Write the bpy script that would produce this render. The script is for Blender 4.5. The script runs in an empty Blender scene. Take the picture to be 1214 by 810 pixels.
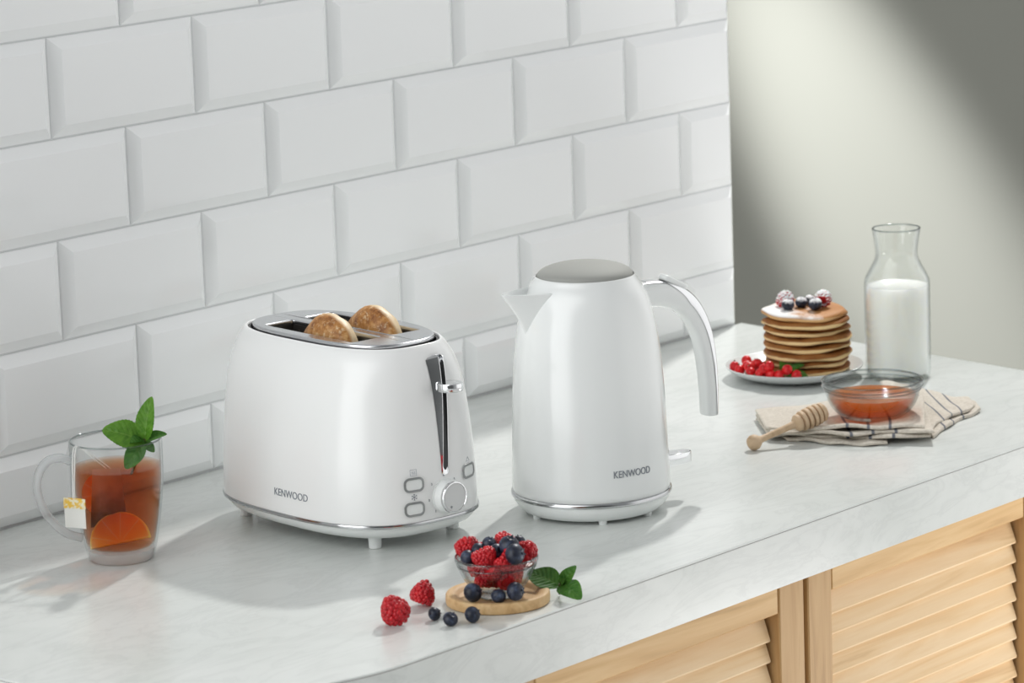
import bpy, bmesh, math, random
from mathutils import Vector, Matrix, Euler
PI = math.pi
scene = bpy.context.scene
COL = scene.collection

# ------------------------------------------------------------------ helpers
class MB:
    """collects vertices and faces of one mesh"""
    def __init__(s): s.v = []; s.f = []; s.m = []; s.uv = {}
    def add(s, vs, fs, mi=0):
        o = len(s.v); s.v += [tuple(q) for q in vs]
        for f in fs: s.f.append([i + o for i in f]); s.m.append(mi)
        return o
    def box(s, a, b, mi=0):
        (x0, y0, z0), (x1, y1, z1) = a, b
        s.add([(x0,y0,z0),(x1,y0,z0),(x1,y1,z0),(x0,y1,z0),(x0,y0,z1),(x1,y0,z1),(x1,y1,z1),(x0,y1,z1)],
              [(0,3,2,1),(4,5,6,7),(0,1,5,4),(1,2,6,5),(2,3,7,6),(3,0,4,7)], mi)
    def loft(s, rings, cap0=True, cap1=True, closed=True, mi=0):
        n = len(rings[0]); vs = [p for r in rings for p in r]; fs = []
        for i in range(len(rings) - 1):
            for j in range(n if closed else n - 1):
                k = (j + 1) % n
                fs.append((i*n + j, i*n + k, (i+1)*n + k, (i+1)*n + j))
        if cap0: fs.append(tuple(reversed(range(n))))
        if cap1: fs.append(tuple(range((len(rings)-1)*n, len(rings)*n)))
        s.add(vs, fs, mi)
    def lathe(s, prof, seg=64, cx=0, cy=0, mi=0, closed=False):
        """profile of (r, z); r = 0 ends become poles"""
        vs = []; idx = []
        for r, z in prof:
            if r < 1e-7: idx.append([len(vs)]); vs.append((cx, cy, z))
            else:
                idx.append(list(range(len(vs), len(vs) + seg)))
                vs += [(cx + r*math.cos(2*PI*j/seg), cy + r*math.sin(2*PI*j/seg), z) for j in range(seg)]
        fs = []
        pairs = list(zip(idx, idx[1:]))
        if closed: pairs.append((idx[-1], idx[0]))
        for a, b in pairs:
            for j in range(seg):
                k = (j + 1) % seg
                if len(a) == 1 and len(b) == 1: continue
                if len(a) == 1: fs.append((a[0], b[k], b[j]))
                elif len(b) == 1: fs.append((a[j], a[k], b[0]))
                else: fs.append((a[j], a[k], b[k], b[j]))
        s.add(vs, fs, mi)
    def tube(s, pts, rad, seg=12, cap=True, mi=0):
        pts = [Vector(p) for p in pts]; n = len(pts)
        if not hasattr(rad, '__len__'): rad = [rad]*n
        rings = []; up = None
        for i, p in enumerate(pts):
            t = (pts[min(i+1, n-1)] - pts[max(i-1, 0)]).normalized()
            if up is None:
                up = Vector((0,0,1)) if abs(t.z) < .9 else Vector((1,0,0))
            a = (up - t*up.dot(t)).normalized(); b = t.cross(a); up = a
            rings.append([p + (a*math.cos(2*PI*j/seg) + b*math.sin(2*PI*j/seg))*rad[i] for j in range(seg)])
        s.loft(rings, cap, cap, mi=mi)
    def grid(s, rows, mi=0):
        nu = len(rows[0]); fs = []
        for i in range(len(rows)-1):
            for j in range(nu-1):
                fs.append((i*nu+j, i*nu+j+1, (i+1)*nu+j+1, (i+1)*nu+j))
        return s.add([p for r in rows for p in r], fs, mi)
    def mesh(s, name, mats, smooth=35):
        me = bpy.data.meshes.new(name); me.from_pydata(s.v, [], s.f)
        for m in (mats if isinstance(mats, (list, tuple)) else [mats]): me.materials.append(m)
        me.polygons.foreach_set('material_index', s.m)
        if s.uv:
            l = me.uv_layers.new(name='UVMap')
            for lo in me.loops: l.data[lo.index].uv = s.uv.get(lo.vertex_index, (0, 0))
        bm = bmesh.new(); bm.from_mesh(me); bmesh.ops.recalc_face_normals(bm, faces=bm.faces); bm.to_mesh(me); bm.free()
        if smooth:
            me.polygons.foreach_set('use_smooth', [True]*len(me.polygons))
            me.set_sharp_from_angle(angle=math.radians(smooth))
        me.update(); return me
    def build(s, name, mats, parent=None, smooth=35):
        return link(name, s.mesh(name, mats, smooth), parent)

def link(name, me, parent=None):
    o = bpy.data.objects.new(name, me); COL.objects.link(o)
    if parent: o.parent = parent
    return o
def tag(o, label, cat, group=None, kind=None):
    o['label'] = label; o['category'] = cat
    if group: o['group'] = group
    if kind: o['kind'] = kind
    return o
def thing(name, label, cat, loc=(0,0,0), rz=0, group=None):
    o = bpy.data.objects.new(name, None); COL.objects.link(o)
    o.empty_display_size = .02; o.location = loc; o.rotation_euler = (0, 0, rz)
    return tag(o, label, cat, group)
def struct(o): o['kind'] = 'structure'; return o
def dup(root, label=None, group=None):
    r = root.copy(); COL.objects.link(r)
    if label: r['label'] = label
    if group: r['group'] = group
    for ch in root.children:
        c = ch.copy(); COL.objects.link(c); c.parent = r
        for g in ch.children:
            d = g.copy(); COL.objects.link(d); d.parent = c
    return r
def interp(x, tab, k=None):
    """smooth (Catmull-Rom) interpolation in a table of (x, y)"""
    if x <= tab[0][0]: return tab[0][1]
    if x >= tab[-1][0]: return tab[-1][1]
    for i in range(len(tab)-1):
        if tab[i][0] <= x <= tab[i+1][0]: break
    x0, y0 = tab[i]; x1, y1 = tab[i+1]; h = x1 - x0; t = (x - x0)/h
    m = lambda j: (tab[min(j+1, len(tab)-1)][1] - tab[max(j-1, 0)][1])/(tab[min(j+1, len(tab)-1)][0] - tab[max(j-1, 0)][0])
    m0, m1 = m(i)*h, m(i+1)*h
    return (2*t**3-3*t*t+1)*y0 + (t**3-2*t*t+t)*m0 + (-2*t**3+3*t*t)*y1 + (t**3-t*t)*m1
def spline(pts, n):
    """resample a polyline of tuples smoothly"""
    d = [0]
    for a, b in zip(pts, pts[1:]): d.append(d[-1] + math.dist(a, b))
    out = []
    for i in range(n):
        x = d[-1]*i/(n-1)
        out.append(tuple(interp(x, [(u, p[k]) for u, p in zip(d, pts)]) for k in range(len(pts[0]))))
    return out
def sell(a, b, n, seg):
    out = []
    for j in range(seg):
        t = 2*PI*j/seg; c, s_ = math.cos(t), math.sin(t)
        out.append((a*math.copysign(abs(c)**(2/n), c), b*math.copysign(abs(s_)**(2/n), s_)))
    return out
def rrect(w, h, r, seg=8, cx=0, cy=0):
    pts = []
    for qx, qy, a0 in ((1,1,0),(-1,1,90),(-1,-1,180),(1,-1,270)):
        for i in range(seg+1):
            a = math.radians(a0 + 90*i/seg)
            pts.append((cx + qx*(w/2-r) + r*math.cos(a), cy + qy*(h/2-r) + r*math.sin(a)))
    return pts
def flat_mesh(name, outlines, half, bevel=0, bres=2):
    """filled 2-D outlines (with holes) extruded to a bevelled plate"""
    cu = bpy.data.curves.new(name, 'CURVE'); cu.dimensions = '2D'; cu.fill_mode = 'BOTH'
    cu.extrude = half; cu.bevel_depth = bevel; cu.bevel_resolution = bres
    for pts in outlines:
        sp = cu.splines.new('POLY'); sp.points.add(len(pts)-1); sp.use_cyclic_u = True
        for q, p in zip(sp.points, pts): q.co = (p[0], p[1], 0, 1)
    return curve_to_mesh(cu, name)
def curve_to_mesh(cu, name):
    ob = bpy.data.objects.new(name, cu); COL.objects.link(ob)
    dg = bpy.context.evaluated_depsgraph_get()
    me = bpy.data.meshes.new_from_object(ob.evaluated_get(dg)); me.name = name
    bpy.data.objects.remove(ob); bpy.data.curves.remove(cu)
    return me
def text_mesh(txt, name, width=None, height=None):
    cu = bpy.data.curves.new(name, 'FONT'); cu.body = txt; cu.extrude = .02; cu.align_x = 'CENTER'
    me = curve_to_mesh(cu, name)
    xs = [v.co.x for v in me.vertices]; ys = [v.co.y for v in me.vertices]
    h = height/(max(ys)-min(ys)); w = width/(max(xs)-min(xs)) if width else h
    cx, cy = (max(xs)+min(xs))/2, (max(ys)+min(ys))/2
    for v in me.vertices: v.co = ((v.co.x-cx)*w, (v.co.y-cy)*h, v.co.z*.01)
    return me
def setmat(me, m, smooth=30):
    me.materials.clear(); me.materials.append(m)
    for p in me.polygons: p.material_index = 0
    if smooth:
        me.polygons.foreach_set('use_smooth', [True]*len(me.polygons)); me.set_sharp_from_angle(angle=math.radians(smooth))
    return me
def warp(me, fn):
    for v in me.vertices: v.co = fn(v.co)
    me.update(); return me
def rest(o, z=0.0):
    """drop an object (or its children) so that its lowest vertex lies at z"""
    bpy.context.view_layer.update()
    lo = 1e9
    for q in [o] + list(o.children):
        if q.type == 'MESH':
            M = q.matrix_world
            lo = min(lo, min((M @ v.co).z for v in q.data.vertices))
    o.location.z += z - lo
def frame(p, x, z):
    """matrix with origin p, X axis along x and Z axis near z"""
    x = Vector(x).normalized(); z = Vector(z); z = (z - x*z.dot(x)).normalized(); y = z.cross(x)
    M = Matrix((x, y, z)).transposed().to_4x4(); M.translation = Vector(p); return M

# ------------------------------------------------------------------ materials
def new(name):
    m = bpy.data.materials.new(name); m.use_nodes = True; nt = m.node_tree
    for n in list(nt.nodes): nt.nodes.remove(n)
    out = nt.nodes.new('ShaderNodeOutputMaterial'); return m, nt, out
def N(nt, t, **kw):
    n = nt.nodes.new('ShaderNode' + t)
    for k, v in kw.items():
        if k in n.inputs: n.inputs[k].default_value = v
        else: setattr(n, k, v)
    return n
def L(nt, a, b): nt.links.new(a, b)
def princ(name, color, rough=.5, metal=0, coat=0, spec=.5, sss=0, sssr=(.01,.005,.003), **kw):
    m, nt, out = new(name); p = N(nt, 'BsdfPrincipled')
    p.inputs['Base Color'].default_value = (*color, 1); p.inputs['Roughness'].default_value = rough
    p.inputs['Metallic'].default_value = metal; p.inputs['Coat Weight'].default_value = coat
    p.inputs['Coat Roughness'].default_value = .03
    p.inputs['Specular IOR Level'].default_value = spec
    if sss:
        p.inputs['Subsurface Weight'].default_value = sss; p.inputs['Subsurface Radius'].default_value = sssr
        p.inputs['Subsurface Scale'].default_value = 1
    L(nt, p.outputs[0], out.inputs[0]); return m, nt, p
def coords(nt, scale=(1,1,1), kind='Object', rot=(0,0,0)):
    tc = N(nt, 'TexCoord'); mp = N(nt, 'Mapping'); mp.inputs['Scale'].default_value = scale; mp.inputs['Rotation'].default_value = rot
    L(nt, tc.outputs[kind], mp.inputs[0]); return mp.outputs[0]
def noise(nt, vec, scale, detail=4, rough=.5, dist=0):
    n = N(nt, 'TexNoise'); n.inputs['Scale'].default_value = scale; n.inputs['Detail'].default_value = detail
    n.inputs['Roughness'].default_value = rough; n.inputs['Distortion'].default_value = dist
    if vec: L(nt, vec, n.inputs['Vector'])
    return n.outputs['Fac']
def ramp(nt, fac, stops):
    r = N(nt, 'ValToRGB'); e = r.color_ramp.elements
    while len(e) < len(stops): e.new(.5)
    for q, (pos, c) in zip(e, stops): q.position = pos; q.color = (*c, 1) if len(c) == 3 else c
    L(nt, fac, r.inputs[0]); return r.outputs[0]
def math_(nt, op, a, b=None, c=None, clamp=False):
    n = N(nt, 'Math', operation=op); n.use_clamp = clamp
    for i, q in enumerate((a, b, c)):
        if q is None: continue
        if hasattr(q, 'links'): L(nt, q, n.inputs[i])
        else: n.inputs[i].default_value = q
    return n.outputs[0]
def mixc(nt, fac, a, b):
    n = N(nt, 'Mix', data_type='RGBA')
    for i, q in ((0, fac), (6, a), (7, b)):
        if hasattr(q, 'links'): L(nt, q, n.inputs[i])
        else: n.inputs[i].default_value = q if not isinstance(q, tuple) or len(q) == 4 else (*q, 1)
    return n.outputs[2]
def bump(nt, p, h, strength=.3, dist=.001):
    b = N(nt, 'Bump'); b.inputs['Strength'].default_value = strength; b.inputs['Distance'].default_value = dist
    L(nt, h, b.inputs['Height']); L(nt, b.outputs[0], p.inputs['Normal'])
def glass(name, tint=(.985,.99,.988), edge=(.55,.60,.60), spec=1.0, rough=0.0, vol=None, dens=0, epow=3.0, body=None, bodyfac=0, base_refl=.022):
    """clear thin glass: straight-through light darkening towards grazing angles, with a mirror coat"""
    m, nt, out = new(name)
    lw = N(nt, 'LayerWeight'); lw.inputs['Blend'].default_value = .5
    f = lw.outputs['Facing']
    tr = N(nt, 'BsdfTransparent')
    L(nt, mixc(nt, math_(nt, 'POWER', f, epow), tint, edge), tr.inputs[0])
    gl = N(nt, 'BsdfGlossy'); gl.inputs['Roughness'].default_value = rough; gl.inputs['Color'].default_value = (.95,.96,.96,1)
    fr = math_(nt, 'MULTIPLY_ADD', math_(nt, 'POWER', f, 4.0), .8*spec, base_refl*spec, clamp=True)
    base = tr.outputs[0]
    if body:
        df = N(nt, 'BsdfDiffuse'); df.inputs[0].default_value = (*body, 1)
        tl = N(nt, 'BsdfTranslucent'); tl.inputs[0].default_value = (*body, 1)
        dm = N(nt, 'MixShader'); dm.inputs[0].default_value = .5; L(nt, df.outputs[0], dm.inputs[1]); L(nt, tl.outputs[0], dm.inputs[2])
        mm = N(nt, 'MixShader'); mm.inputs[0].default_value = bodyfac; L(nt, base, mm.inputs[1]); L(nt, dm.outputs[0], mm.inputs[2]); base = mm.outputs[0]
    mx = N(nt, 'MixShader'); L(nt, fr, mx.inputs[0]); L(nt, base, mx.inputs[1]); L(nt, gl.outputs[0], mx.inputs[2])
    L(nt, mx.outputs[0], out.inputs[0])
    if vol:
        va = N(nt, 'VolumeAbsorption'); va.inputs[0].default_value = (*vol, 1); va.inputs[1].default_value = dens
        L(nt, va.outputs[0], out.inputs[1])
    return m

M = {}
M['white_gloss'] = princ('glossy_white_enamel', (.875,.885,.88), .24, coat=.22)[0]
M['kettle_white'] = princ('glossy_white_kettle_enamel', (.785,.805,.80), .18, coat=.4)[0]
M['white_plastic'] = princ('white_plastic', (.82,.845,.835), .34)[0]
M['chrome'] = princ('chrome', (.80,.81,.82), .07, metal=1)[0]
M['band'] = princ('dark_chrome_band', (.52,.53,.54), .09, metal=1)[0]
M['brushed'], nt, p = princ('brushed_steel', (.50,.495,.47), .36, metal=1)
bump(nt, p, noise(nt, coords(nt, (400, 12, 12)), 3, 2), .05, .0002)
M['plate_steel'] = princ('satin_chrome', (.60,.61,.63), .22, metal=1)[0]
M['lid_steel'] = princ('satin_lid_steel', (.345,.35,.33), .7, metal=.15, spec=.12)[0]
M['black'] = princ('black_seal', (.02,.021,.022), .45)[0]
M['dark_metal'] = princ('dark_toaster_interior', (.09,.085,.08), .35, metal=.7)[0]
M['grey_print'] = princ('grey_print', (.22,.24,.27), .5)[0]
M['pale_print'] = princ('pale_grey_print', (.42,.44,.48), .5)[0]
M['ring'] = princ('grey_button_ring', (.30,.31,.31), .3, metal=.6)[0]
M['ceramic'] = princ('grey_white_ceramic', (.66,.68,.68), .3)[0]
M['tile'], nt, p = princ('white_glazed_tile', (.93,.945,.95), .08, spec=.4)
bump(nt, p, noise(nt, coords(nt), 9, 2), .06, .004)
M['grout'] = princ('pale_grout', (.74,.755,.76), .8)[0]
M['floor'] = princ('pale_floor', (.8,.8,.79), .5)[0]

# worktop: pale stone-look laminate with soft grey veins and warm flecks
def stone(name, rot, warm=True):
    m, nt, p = princ(name, (.68,.70,.68), .24)
    v = coords(nt, (1,1,1), rot=rot)
    big = noise(nt, v, 5, 6, .6, .6)
    vein = noise(nt, coords(nt, (3.2,9,9), rot=rot), 2.2, 8, .62, 1.6)
    a = ramp(nt, big, [(.3,(.625,.655,.632)), (.52,(.69,.715,.695)), (.75,(.735,.755,.735))])
    vm = ramp(nt, math_(nt, 'ABSOLUTE', math_(nt, 'SUBTRACT', vein, .5)), [(0,(.87,.87,.875)), (.035,(.965,.965,.965)), (.09,(1,1,1))])
    mul = N(nt, 'Mix', data_type='RGBA', blend_type='MULTIPLY'); mul.inputs[0].default_value = .55
    L(nt, a, mul.inputs[6]); L(nt, vm, mul.inputs[7])
    col = mul.outputs[2]
    L(nt, col, p.inputs['Base Color']); return m
M['stone'] = stone('stone_look_laminate', (0,0,.5))
M['stone_front'] = stone('stone_look_edging', (.0,1.0,.3))
M['seam'] = princ('dark_laminate_seam', (.26,.25,.24), .6)[0]
M['backdrop'], nt, p = princ('olive_grey_wall_paint', (.166,.168,.147), .8, spec=.2)
bump(nt, p, noise(nt, coords(nt), 260, 2), .04, .0005)

def wood(name, c0, c1, c2, axis, scale=1.0, ring=1.0):
    m, nt, p = princ(name, c1, .55, spec=.3)
    sc = [26, 26, 26]; sc[axis] = 1.6
    oi = N(nt, 'ObjectInfo')
    add = N(nt, 'VectorMath', operation='MULTIPLY_ADD')
    tc = N(nt, 'TexCoord'); L(nt, tc.outputs['Object'], add.inputs[0]); add.inputs[1].default_value = [q*scale for q in sc]
    L(nt, oi.outputs['Random'], add.inputs[2])
    g = noise(nt, add.outputs[0], 1.6, 5, .55, 1.2*ring)
    fine = noise(nt, add.outputs[0], 9, 4, .6)
    col = ramp(nt, g, [(.28, c0), (.45, c1), (.62, c2), (.74, c1)])
    col = mixc(nt, math_(nt, 'MULTIPLY', fine, .22), col, c0)
    L(nt, col, p.inputs['Base Color']); bump(nt, p, fine, .12, .0004); return m
M['pine_x'] = wood('pine_slat', (.62,.40,.20), (.81,.585,.335), (.87,.67,.43), 0)
M['pine_z'] = wood('pine_stile', (.365,.205,.08), (.54,.335,.150), (.61,.40,.195), 2)
M['pine_rail'] = wood('pine_rail', (.50,.30,.125), (.69,.445,.205), (.78,.54,.275), 0)
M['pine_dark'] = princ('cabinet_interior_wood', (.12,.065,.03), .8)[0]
M['acacia'] = wood('bamboo_wood', (.47,.28,.12), (.64,.42,.205), (.72,.51,.27), 0, 1.5)
M['beech'] = wood('beech_wood', (.46,.31,.185), (.60,.435,.28), (.66,.49,.33), 0, 1.3, .6)
M['glass'] = glass('clear_glass', edge=(.66,.70,.70), epow=4.5)
M['glass_mug'] = glass('mug_glass', edge=(.66,.70,.70), epow=4.5, base_refl=.009)
M['glass_bowl'] = glass('bowl_glass', edge=(.30,.33,.33), epow=2.6, spec=1.25)
M['glass_thick'] = glass('thick_clear_glass', edge=(.62,.65,.66), epow=2.2, body=(.90,.92,.93), bodyfac=.40)
M['glass_frost'] = glass('cloudy_glass', tint=(.93,.94,.94), edge=(.6,.63,.64), epow=1.6, body=(.85,.87,.88), bodyfac=.28)
M['rim'] = glass('glass_rim', tint=(.80,.83,.83), edge=(.16,.18,.18), epow=1.6, spec=1.6)
M['tea'] = glass('amber_tea', tint=(1,1,1), edge=(.97,.93,.9), vol=(.83,.41,.0), dens=60, spec=.2, body=(.50,.14,.012), bodyfac=.10)
M['honey'] = glass('amber_honey', tint=(1,1,1), edge=(.95,.85,.7), vol=(.93,.45,.0), dens=90, spec=1.1, body=(.85,.28,.015), bodyfac=.48)
M['milk'] = princ('milk', (.93,.965,.88), .3, sss=.8, sssr=(.030,.028,.023))[0]

# ------------------------------------------------------------------ camera
cam = bpy.data.cameras.new('camera'); co = bpy.data.objects.new('camera', cam); COL.objects.link(co)
yaw, pitch, roll = .867197736, .195643403, -.0349717435
fw = Vector((math.sin(yaw)*math.cos(pitch), math.cos(yaw)*math.cos(pitch), -math.sin(pitch)))
rt = Vector((math.cos(yaw), -math.sin(yaw), 0)); up = rt.cross(fw)
r2 = rt*math.cos(roll) + up*math.sin(roll); u2 = up*math.cos(roll) - rt*math.sin(roll)
mt = Matrix((r2, u2, -fw)).transposed().to_4x4(); mt.translation = (-3.61928, -2.71636, .88372)
co.matrix_world = mt
cam.sensor_width = 36; cam.lens = 4513.07/1214*36; cam.clip_start = .05
cam.dof.use_dof = True; cam.dof.focus_distance = 3.66; cam.dof.aperture_fstop = 11
scene.camera = co

# ------------------------------------------------------------------ room
fl = MB(); fl.box((-6,-5,-1.0), (2.45,3.5,-.9)); struct(fl.build('floor', M['floor'], smooth=0))
bw = MB(); bw.box((2.3,.1,-.9), (2.45,3.5,1.9)); struct(bw.build('wall_right', M['backdrop'], smooth=0))
rnd = random.Random(4)
wb = MB(); wb.box((-1.9,.0014,-.9), (0,.16,.552), 1)
def tile(x0, x1, z0, z1):
    g = .0007; x0 += g; x1 -= g; z0 += g; z1 -= g; b = .0132; h = .0082
    tx, tz = rnd.uniform(-.0016,.0016), rnd.uniform(-.002,.002)
    zi0 = z0 + b; zi1 = z1 - b; xi0 = x0 + b; xi1 = x1 - b
    cx, cz = (x0+x1)/2, (z0+z1)/2
    def P(x, z, y): return (x, y + (x-cx)*tx + (z-cz)*tz, z)
    rings = []
    for x0_, x1_, z0_, z1_, y in ((x0,x1,z0,z1,.005), (x0,x1,z0,z1,.0006), (x0+.0008,x1-.0008,z0+.0008,z1-.0008,-.0006),
                                  (xi0-.001,xi1+.001,zi0-.001,zi1+.001,-h+.0003), (xi0+.001,xi1-.001,zi0+.001,zi1-.001,-h)):
        rings.append([P(x0_,z0_,y), P(x1_,z0_,y), P(x1_,z1_,y), P(x0_,z1_,y)])
    wb.loft(rings, True, True)
row = 0
for k, z0 in enumerate((-.029,.071,.171,.271,.371,.471)):
    off = -.1 if k % 2 == 0 else 0.0
    z1 = min(z0 + .1, .552)
    if off: tile(-.1, 0, z0, z1) if z0 > 0 else tile(-.1, 0, .0012, z1)
    x = off
    while x > -1.85:
        tile(x-.2, x, max(z0, .0012), z1); x -= .2
struct(wb.build('wall_back', [M['tile'], M['grout']], smooth=20))

# ------------------------------------------------------------------ worktop and cabinet
def worktop_outline(inset=0, front=-.645):
    p = [(.012-inset, -.0012), (-.083-inset, front+inset)]
    cx, cy, r = -1.328, front+.225, .225
    for i in range(25):
        a = math.radians(270 - 90*i/24)
        p.append((cx + (r-inset)*math.cos(a), cy + (r-inset)*math.sin(a)))
    p.append((-1.553+inset, -.0012)); return p
wt = thing('worktop', 'continuous pale grey stone-look worktop running below the tiled wall', 'worktop', (0,0,0))
T_ = MB()
o = worktop_outline(0); oi = worktop_outline(.0008)
T_.loft([[(x,y,-.0018) for x,y in o], [(x,y,-.0006) for x,y in o], [(x,y,0) for x,y in oi]])
T_.build('top_surface', M['stone'], wt, 30)
T_ = MB(); T_.loft([[(x,y,-.055) for x,y in o], [(x,y,-.0026) for x,y in o]]); T_.build('front_edging', M['stone_front'], wt, 30)
T_ = MB(); o3 = worktop_outline(.0003); T_.loft([[(x,y,-.0026) for x,y in o3], [(x,y,-.0018) for x,y in o3]]); T_.build('seam', M['seam'], wt, 30)

cab = thing('base_cabinet', 'pale pine base cabinet with louvred doors under the worktop', 'cabinet', (0,0,-.9))
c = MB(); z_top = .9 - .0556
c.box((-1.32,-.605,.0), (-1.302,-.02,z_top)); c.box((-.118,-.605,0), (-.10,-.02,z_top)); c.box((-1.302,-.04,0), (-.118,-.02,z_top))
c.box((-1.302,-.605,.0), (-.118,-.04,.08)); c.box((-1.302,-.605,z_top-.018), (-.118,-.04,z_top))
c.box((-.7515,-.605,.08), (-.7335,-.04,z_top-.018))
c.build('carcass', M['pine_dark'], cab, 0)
for fx0, fx1 in ((-1.3195,-1.1945), (-.3110,-.1005)):
    m = MB(); m.loft([[(a,-.606,b) for a, b in ((fx0,.06),(fx1,.06),(fx1,z_top),(fx0,z_top))], [(a,-.6325,b) for a, b in ((fx0,.06),(fx1,.06),(fx1,z_top),(fx0,z_top))], [(a,-.634,b) for a, b in ((fx0+.0015,.0615),(fx1-.0015,.0615),(fx1-.0015,z_top-.0015),(fx0+.0015,z_top-.0015))]])
    m.build('filler_panel', M['pine_z'], cab, 0)
def louvre_door(x0, x1, sl, sr, rail_h, label):
    zt = .9 - .0575; zb = .06; yf = -.635; yb = -.611
    def piece(name, a, b, mat, par):
        m = MB(); (ax,ay,az), (bx,by,bz) = a, b; e = .0012
        rings = []
        for y, i in ((by,0), (ay+e,0), (ay,e)):
            rings.append([(ax+i,y,az+i), (bx-i,y,az+i), (bx-i,y,bz-i), (ax+i,y,bz-i)])
        m.loft(rings); return m.build(name, mat, par, 0)
    d = bpy.data.objects.new('door', None); COL.objects.link(d); d.parent = cab; d.empty_display_size = .02
    piece('stile', (x0,yf,zb), (x0+sl,yb,zt), M['pine_z'], d); piece('stile', (x1-sr,yf,zb), (x1,yb,zt), M['pine_z'], d)
    g = .0012
    piece('rail', (x0+sl+g,yf+.0006,zt-rail_h), (x1-sr-g,yb,zt), M['pine_rail'], d)
    piece('rail', (x0+sl+g,yf+.0006,zb), (x1-sr-g,yb,zb+.06), M['pine_rail'], d)
    s = MB(); pitch_ = .0206; z = zt - rail_h - .0045
    xa, xb = x0+sl+.0015, x1-sr-.0050
    while z > zb + .062:
        # a slat tilted so that its lower edge stands forward
        w, t = .030, .0065; a = math.radians(19)
        u = Vector((0, -math.sin(a), -math.cos(a))); n = Vector((0, -math.cos(a), math.sin(a)))
        cpt = Vector((0, yf+.0155, z - .010))
        prof = []
        for q, r_ in ((-.5,-.5),(-.5,.2),(-.46,.5),(.44,.5),(.49,.36),(.5,.1),(.5,-.5)):
            prof.append(cpt + u*(q*w) + n*(r_*t))
        s.loft([[(xa, q.y, q.z) for q in prof], [(xb, q.y, q.z) for q in prof]])
        z -= pitch_
    s.build('louvre_panel', M['pine_x'], d, 25)
    return d
louvre_door(-1.192, -.7462, .0405, .0398, .0275, '')
louvre_door(-.7392, -.3135, .0392, .0400, .0240, '')

# ------------------------------------------------------------------ toaster
tz = -1.7358
toaster = thing('toaster', 'glossy white two-slot toaster with chrome trim and a control dial, left of the kettle', 'toaster', (-.9939,-.2762,0), tz)
TT = [(.0255,0),(.03,.0),(.045,.01),(.06,.03),(.08,.07),(.10,.125),(.13,.235),(.15,.35),(.163,.47),(.174,.61),(.182,.75),(.187,.87),(.190,.95),(.191,1.0)]
NE = 2.82
def tA(z): return .1383 - .0228*interp(z, TT)
def tB(z): return .0905 - .0302*interp(z, TT)
SEG = 160
def ring(a, b, z, n=NE): return [(x, y, z) for x, y in sell(a, b, n, SEG)]
m = MB(); zs = [.0292 + (.185-.0292)*i/34 for i in range(35)] + [.187,.1885,.190,.1908,.191]
rings = [ring(tA(z), tB(z), z) for z in zs]
a1, b1 = tA(.191), tB(.191)
rings += [ring(a1-.0012, b1-.0012, .1910), ring(a1-.002, b1-.002, .1902), ring(a1-.002, b1-.002, .183)]
m.loft(rings, False, False); m.build('body', M['white_gloss'], toaster, 60)
m = MB()
m.loft([ring(.112,.066,.0125), ring(.124,.077,.0135), ring(.1315,.0843,.0175), ring(.1358,.0884,.0225), ring(.1372,.0896,.0258)]); m.build('base', M['white_plastic'], toaster, 50)
m = MB()
m.loft([ring(.1372,.0895,.0254), ring(.1392,.0914,.0258), ring(.1394,.0916,.0275), ring(.1391,.0913,.0289), ring(.1372,.0894,.0294)]); m.build('chrome_band', M['band'], toaster, 60)
m = MB()
m.loft([ring(a1-.002,b1-.002,.185), ring(a1-.002,b1-.002,.1893), ring(a1-.0045,b1-.0045,.1893), ring(a1-.0045,b1-.0045,.185)], False, False); m.build('black_seal', M['black'], toaster, 30)
out = sell(a1-.0095, b1-.0058, NE, SEG)
s1 = rrect(.139, .0372, .005, 5, 0, -.0242); s2 = rrect(.139, .0372, .005, 5, 0, .0242)
me = flat_mesh('top_plate', [out, s1, s2], .0012, .0014, 3); setmat(me, M['plate_steel'], 40)
warp(me, lambda c_: Vector((c_.x, c_.y, c_.z + .1920 - .0009*((c_.x/a1)**2))))
tp = link('top_plate', me, toaster)
for sy in (-.0242, .0242):
    m = MB(); w_, d_ = .068, .017
    m.box((-w_-.002, sy-d_-.002, .075), (w_+.002, sy+d_+.002, .0765))
    m.box((-w_-.002, sy-d_-.002, .0765), (-w_, sy+d_+.002, .1898)); m.box((w_, sy-d_-.002, .0765), (w_+.002, sy+d_+.002, .1898))
    m.box((-w_, sy-d_-.002, .0765), (w_, sy-d_, .1898)); m.box((-w_, sy+d_, .0765), (w_, sy+d_+.002, .1898))
    for x in [-.055 + .022*i for i in range(6)]:
        for yy in (sy-d_+.003, sy+d_-.003): m.tube([(x,yy,.077),(x,yy,.186)], .0007, 6)
    m.build('slot_well', M['dark_metal'], toaster, 0)
for fx, fy in ((.092,-.043), (.088,.055), (-.105,-.0475), (-.105,.05)):
    m = MB(); m.lathe([(0,0),(.0053,0),(.0060,.0006),(.0068,.016),(.0068,.02),(0,.02)], 24, fx, fy); m.build('foot', M['white_plastic'], toaster, 40)
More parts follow.
